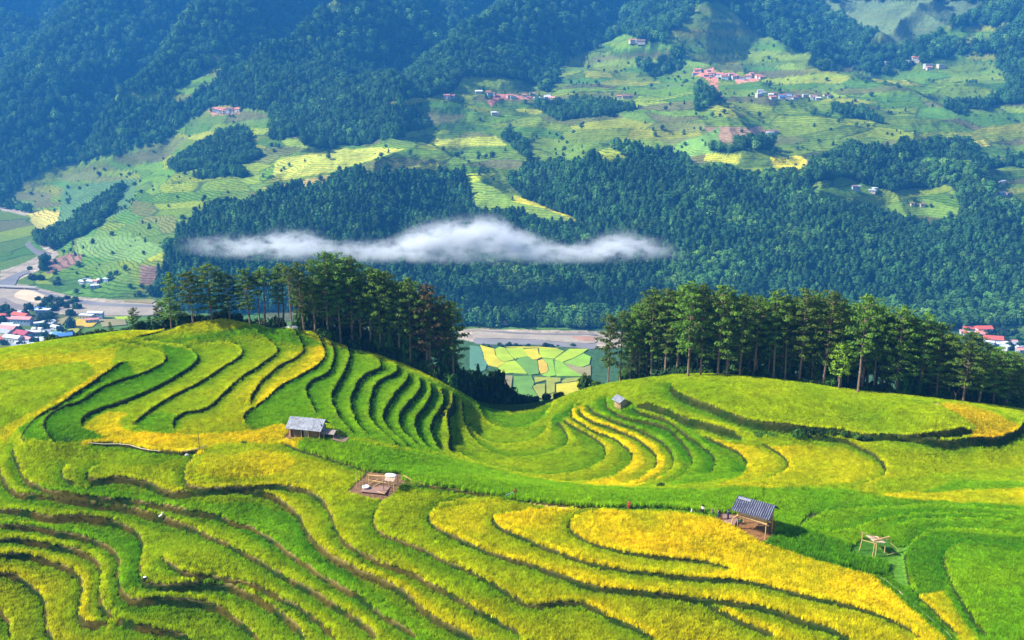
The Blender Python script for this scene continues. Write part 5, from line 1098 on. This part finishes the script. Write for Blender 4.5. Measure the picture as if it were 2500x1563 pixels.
gm_ = flatmat('river_gravel', (.36, .30, .23), .95, .04, .3, .9); gm2 = flatmat('reddish_silt', (.40, .22, .14)); gd = flatmat('grey_silt', (.24, .20, .18))
slab('river', VX('60,500 400,510 900,520 1300,560 1750,580 1750,650 1500,630 1250,615 900,590 400,590 80,570'), ZF, .40, wm, kind='structure', rnd=1)
slab('river', VX('80,375 300,385 620,410 950,425 1300,430 1750,440 1750,455 1300,450 900,440 500,425 80,395'), ZF, .42, wm, kind='structure', rnd=1)
slab('gravel_bar', VX('80,400 500,430 900,445 1400,458 1750,465 1750,565 1300,550 900,515 400,500 60,490'), ZF, .36, gm_, kind='structure', rnd=1)
slab('silt_bar', VX('1440,470 1750,472 1750,540 1600,535 1450,500'), ZF, .60, gm2, kind='structure')
slab('gravel_bar', L6('0,830 120,830 320,840 440,880 600,920 780,950 1000,975 1440,1000 1440,1090 1000,1095 650,1080 560,1060 400,1010 250,1050 0,1000'), ZF, .34, gm_, kind='structure', rnd=1)
slab('silt_bar', L6('200,860 330,880 450,930 560,960 660,970 520,1010 400,990 250,960 130,920'), ZF, .58, flatmat('sand_bar', (.62, .48, .32)), kind='structure', rnd=1)
slab('silt_bar', L6('0,940 60,945 160,990 300,1010 290,1050 120,1030 0,1000'), ZF, .62, gd, kind='structure', rnd=1)
slab('river', L6('330,860 450,890 600,930 800,960 1000,985 1440,1000 1440,1020 1000,1010 760,990 560,950 420,905 330,875'), ZF, .52, wm, kind='structure', rnd=1)
slab('river', L6('-30,800 80,740 200,690 300,660 380,590 330,530 260,470 240,430 380,360 480,310 560,280 540,300 470,350 420,390 330,440 320,470 400,500 560,520 540,560 420,560 380,640 300,690 180,740 120,830 -30,830'), ZF, .45, wm, kind='structure', rnd=1)
def house(p, rz, L, W, Hh, wall, roof, label, group, flat=False, name='house'):
    e = empty(name, p, rz, label=label, cat='house', group=group)
    b_ = MB().box((0, 0, Hh / 2 - 1), (L, W, Hh + 2)).build('wall', wall, e)
    if flat: MB().box((0, 0, Hh + .25), (L + .8, W + .8, .5)).build('roof', roof, e)
    else:
        rh = W * .26; o_ = .7; m = MB(); a, b2 = L / 2 + o_, W / 2 + o_
        m.add([(-a, -b2, Hh - .1), (a, -b2, Hh - .1), (a, b2, Hh - .1), (-a, b2, Hh - .1), (-a, 0, Hh + rh), (a, 0, Hh + rh), (-a, -b2, Hh - .35), (a, -b2, Hh - .35), (a, b2, Hh - .35), (-a, b2, Hh - .35)],
              [(0, 1, 5, 4), (2, 3, 4, 5), (1, 2, 5), (3, 0, 4), (0, 6, 7, 1), (1, 7, 8, 2), (2, 8, 9, 3), (3, 9, 6, 0), (9, 8, 7, 6)]); m.build('roof', roof, e)
    for k in range(int(L // 4)):
        MB().box((-L / 2 + 2 + k * 4, -W / 2 - .03, Hh * .55), (1.3, .1, 1.4)).build('window', M['glass'], e)
    return e
WL = [simple('plaster_wall', (.46, .46, .48)), simple('cream_wall', (.46, .40, .32)), simple('blue_wall', (.30, .38, .48))]
RF = dict(red=simple('red_tiles', (.50, .10, .07)), pink=simple('faded_red_sheet', (.60, .26, .24)), white=simple('white_sheet', (.66, .70, .76)), grey=simple('grey_sheet', (.30, .33, .38)), blue=simple('blue_sheet', (.08, .22, .52)), maroon=simple('maroon_sheet', (.36, .07, .09)), brown=simple('brown_tiles', (.22, .13, .10)), terracotta=simple('terracotta_tiles', (.50, .20, .13)))
def town(spec, where, group, sc=1., far=True, zf=None):
    spec = sorted(spec, key=lambda q: q[0])
    for i, q in enumerate(spec):
        u, v, L, col = q[:4]; W = q[4] if len(q) > 4 else L * .62
        if zf is not None:
            dx, dy, dz = [float(t_) for t_ in ray(u, v)]; k = (zf - CZ) / dz; p = Vector((k * dx, k * dy, zf))
        else: p = hit(u, v, True)
        house(p, rp.uniform(-.5, .5), L * sc, W * sc, rp.uniform(3.2, 6) * (1.3 if L > 14 else 1), rp.choice(WL), RF[col], f'{col} roofed house, {ORD[i] if i < 40 else "last"} from the left {where}', group, flat=(col in ('white', 'grey') and rp.random() < .5))
rr = random.Random(4)
lv = [(53,783,22,'red',9),(55,791,24,'pink',9),(53,771,14,'white'),(106,764,18,'blue',8),(106,768,16,'white',8),(119,795,14,'white'),(124,799,11,'grey'),(140,804,14,'white',6),(58,826,17,'maroon',12),(92,810,10,'white'),(84,821,12,'white'),(74,818,10,'grey'),(100,822,11,'white'),(110,817,12,'grey'),(118,822,10,'white'),
      (150,826,20,'blue',9),(160,829,14,'blue'),(16,813,26,'pink',11),(14,822,20,'grey',10),(34,838,20,'white',8),(28,832,12,'pink'),(8,836,13,'red'),(56,848,13,'white'),(68,852,12,'white'),(44,853,12,'grey'),(5,781,12,'red'),(10,786,11,'pink'),(114,842,11,'white'),(96,834,10,'white'),(133,834,12,'grey'),(140,840,10,'white'),(95,800,9,'white'),
      (212,779,16,'white',6),(235,776,18,'white',5),(226,787,14,'pink',5),(20,800,12,'white'),(38,806,10,'white'),(70,838,10,'pink')]
town(lv, 'in the riverside village at the left', 'houses of the left riverside village', 1.0, zf=ZF + .3)
town([(2353,816,8,'pink'),(2362,820,8,'red'),(2368,809,14,'red',8),(2372,823,8,'white'),(2385,824,9,'pink'),(2392,818,9,'terracotta'),(2400,815,16,'red',10),(2402,826,10,'pink'),(2424,838,18,'red',11),(2432,830,9,'white'),(2440,846,9,'white'),(2452,848,10,'white'),(2464,842,14,'pink'),(2470,851,10,'white'),(2478,846,9,'grey'),(2486,858,11,'white'),(2494,850,10,'white'),(2447,832,8,'terracotta'),(2495,862,10,'pink'),(2415,846,9,'white'),(2460,857,10,'white')], 'in the village behind the right grove', 'houses of the village behind the right grove', 1.0)
lv2 = [(203,693,10,'white'),(212,690,9,'grey'),(222,692,10,'white'),(235,694,8,'pink'),(246,690,9,'white'),(260,688,9,'white'),(232,705,11,'white')]
town(lv2, 'in the hamlet below the left fields', 'houses of the hamlet below the left fields', .9)
town([(1152,770,9,'white'),(1158,771,9,'white',8),(1174,773,11,'blue',9),(1190,786,4,'white'),(1220,793,4,'white'),(1234,792,5,'terracotta')], 'beyond the river under the dark forest', 'houses beyond the river', 1.)
def hamlet(cs, where, group, colr, n, spread, L):
    out = []
    for (u, v) in cs:
        for k in range(n): out.append((u + rr.uniform(-spread, spread), v + rr.uniform(-spread * .22, spread * .22), rr.uniform(.7, 1.3) * L, rr.choice(colr)))
    town(out, where, group)
hamlet([(540,275),(556,274),(575,275)], 'in the red roofed hamlet on the left spur', 'houses of the hamlet on the left spur', ['terracotta', 'pink', 'terracotta', 'brown'], 5, 15, 11)
hamlet([(1710,182),(1745,186),(1790,192),(1835,190)], 'in the upper village on the far terraces', 'houses of the upper village', ['terracotta', 'pink', 'terracotta', 'brown'], 6, 26, 11)
hamlet([(1870,232),(1905,240),(1945,240),(2005,240)], 'in the lower village on the far terraces', 'houses of the lower village', ['white', 'terracotta', 'grey', 'brown', 'brown', 'blue'], 6, 24, 10)
hamlet([(1185,232),(1270,236),(1330,240),(1080,236)], 'along the road above the middle spur', 'houses along the road above the middle spur', ['white', 'pink', 'terracotta', 'brown'], 4, 30, 10)
hamlet([(1520,240),(1450,108),(1880,330),(1560,108)], 'scattered over the far terraces', 'houses scattered over the far terraces', ['terracotta', 'brown', 'white'], 3, 16, 13)
hamlet([(2185,160),(2240,152),(2280,170)], 'near the top right of the far slope', 'houses near the top right', ['white', 'white', 'terracotta'], 4, 22, 12)
hamlet([(2085,462),(2140,470),(2240,502),(2440,450),(2450,478),(700,262),(1205,280)], 'lone among the forest clearings', 'lone houses in the forest clearings', ['white', 'grey', 'brown'], 2, 14, 7)
# trees of the villages
for i in range(95):
    if i < 70: u, v = rr.uniform(0, 175), rr.uniform(752, 858); v = max(v, 752 + max(0, (60 - u)) * .1)
    else: u, v = rr.uniform(2345, 2500), rr.uniform(808, 862)
    dx, dy, dz = [float(t_) for t_ in ray(u, v)]; k = (ZF - CZ) / dz; x, y = k * dx, k * dy
    if i >= 70: p_ = hit(u, v, True); x, y = p_.x, p_.y
    s_r = rr.uniform(3.2, 6.5); zz = far_z(np.array([x]), np.array([y]))[0]
    put_bush(x, y, float(zz), s_r, s_r * rr.uniform(1.5, 2.2), 'round dark green tree growing between the houses of the ' + ('left' if i < 70 else 'right') + ' village', 'trees between the ' + ('left' if i < 70 else 'right') + ' village houses', [4, 5, 6, 0], 'village_tree', 'tree', 'crown')
for i in range(46):
    t_ = rr.random(); u, v = (rr.uniform(1180, 1420), 846 + rr.uniform(-2, 2)) if i < 22 else (rr.uniform(60, 170), 640 + rr.uniform(-25, 60)) if i < 32 else (rr.uniform(90, 190), 735 + rr.uniform(-6, 20))
    p_ = hit(u, v, True); s_r = rr.uniform(1.5, 3.2) if i < 22 else rr.uniform(3.5, 7)
    put_bush(p_.x, p_.y, p_.z, s_r, s_r * 1.5, 'round riverside tree on the valley floor ' + ('behind the bright plots' if i < 22 else 'near the left river bend'), 'riverside trees ' + ('by the plots' if i < 22 else 'by the bend'), [4, 5, 6, 0], 'riverside_tree', 'tree', 'crown')
# bridge
dx, dy, dz = [float(q) for q in ray(0, 697)]; k = (ZF + 3 - CZ) / dz; pa = Vector((k * dx - 40, k * dy + 4, ZF + 3)); dx, dy, dz = [float(q) for q in ray(88, 702)]; k = (ZF + 3 - CZ) / dz; pb = Vector((k * dx, k * dy, ZF + 2.4))
e = empty('bridge', (pa + pb) / 2, math.atan2(pb.y - pa.y, pb.x - pa.x), label='low concrete bridge crossing the river at the left edge', cat='bridge'); Lb = (pb - pa).length
MB().box((0, 0, 0), (Lb, 6, .9)).build('deck', WL[1], e)
for s in (-2.8, 2.8): MB().box((0, s, .8), (Lb, .3, .7)).build('railing', WL[0], e)
for i in range(3): MB().box((-Lb / 3 + i * Lb / 3, 0, -2.6), (1.6, 4.5, 4.6)).build('pier', WL[0], e)

# ------------------------------------------------------------------ low cloud over the dark forest
CL0, CL1, CYY = 425, 1700, 1120.0
def cw_(u, v):
    dx, dy, dz = [float(q) for q in ray(u, v)]; k = CYY / dy; return k * dx, k * dz + CZ
x0, zb = cw_(CL0, 640); x1, zt = cw_(CL1, 515)
top = [(425,592),(480,578),(560,580),(620,578),(700,566),(760,572),(830,592),(900,592),(975,575),(1000,560),(1060,545),(1120,536),(1190,530),(1240,545),(1300,572),(1380,592),(1440,588),(1490,574),(1540,572),(1600,585),(1650,605),(1700,628)]
bot = [(425,600),(480,615),(560,622),(700,628),(830,632),(1000,636),(1200,637),(1400,636),(1540,630),(1650,626),(1700,630)]
t = NT('mist'); g = t.n('ShaderNodeTexCoord').outputs['Object']; sx = t.n('ShaderNodeSeparateXYZ'); t.l(g, sx.inputs[0])
def fcurve(pts, ax):
    c = t.n('ShaderNodeFloatCurve'); cv = c.mapping.curves[0]
    w_ = [cw_(u, v) for u, v in pts]; P = [((x - x0) / (x1 - x0), (z - zb) / (zt - zb)) for x, z in w_]
    while len(cv.points) < len(P): cv.points.new(.5, .5)
    for q, (a, b) in zip(cv.points, P): q.location = (min(1, max(0, a)), min(1, max(0, b)))
    c.mapping.update(); t.l(t.mapr(sx.outputs[0], -(x1 - x0) / 2, (x1 - x0) / 2), c.inputs[1]); return c.outputs[0]
zn = t.mapr(sx.outputs[2], -(zt - zb) / 2, (zt - zb) / 2)
mp = t.n('ShaderNodeMapping'); mp.inputs['Scale'].default_value = (1, 1, 1.9); t.l(g, mp.inputs[0])
nz = t.noise(.035, 8, mp.outputs[0], .66); dist = t.math('MULTIPLY', t.math('SUBTRACT', nz, .5), 1.25)
znn = t.math('ADD', zn, dist); tp, bt = fcurve(top, 0), fcurve(bot, 0)
a = t.mapr(t.math('SUBTRACT', tp, znn), -.05, .30); b_ = t.mapr(t.math('SUBTRACT', zn, t.math('ADD', bt, t.math('MULTIPLY', dist, .3))), -.06, .20)
yy = t.mapr(t.math('ABSOLUTE', sx.outputs[1]), 10, 26, 1, 0)
edx = t.mapr(t.math('ABSOLUTE', sx.outputs[0]), (x1 - x0) * .36, (x1 - x0) * .5, 1, 0)
dn = t.math('MULTIPLY', t.math('MULTIPLY', a, b_), t.math('MULTIPLY', yy, edx)); dn = t.math('MULTIPLY', dn, t.mapr(nz, .43, .62, .02, 1.0))
pv = t.n('ShaderNodeVolumePrincipled'); pv.inputs['Color'].default_value = (.95, .96, 1.0, 1); t.l(t.math('MULTIPLY', dn, .17), pv.inputs['Density']); t.l(pv.outputs[0], t.out.inputs['Volume'])
o = MB().box((0, 0, 0), (x1 - x0, 54, zt - zb)).build('cloud', t.m); o.location = ((x0 + x1) / 2, CYY, (zb + zt) / 2); tag(o, 'thin white cloud bank drifting in front of the dark forest', kind='stuff')
# ------------------------------------------------------------------ haze
t = NT('haze_air'); pv = t.n('ShaderNodeVolumePrincipled'); pv.inputs['Color'].default_value = (.06, .36, .98, 1)
pv.inputs['Density'].default_value = .00014; pv.inputs['Anisotropy'].default_value = 0.0; t.l(pv.outputs[0], t.out.inputs['Volume'])
hz = MB().box((0, 2200, CZ + 130), (12000, 5400, 940)).build('haze', t.m); tag(hz, 'blue air between the camera and the far mountains', kind='stuff')
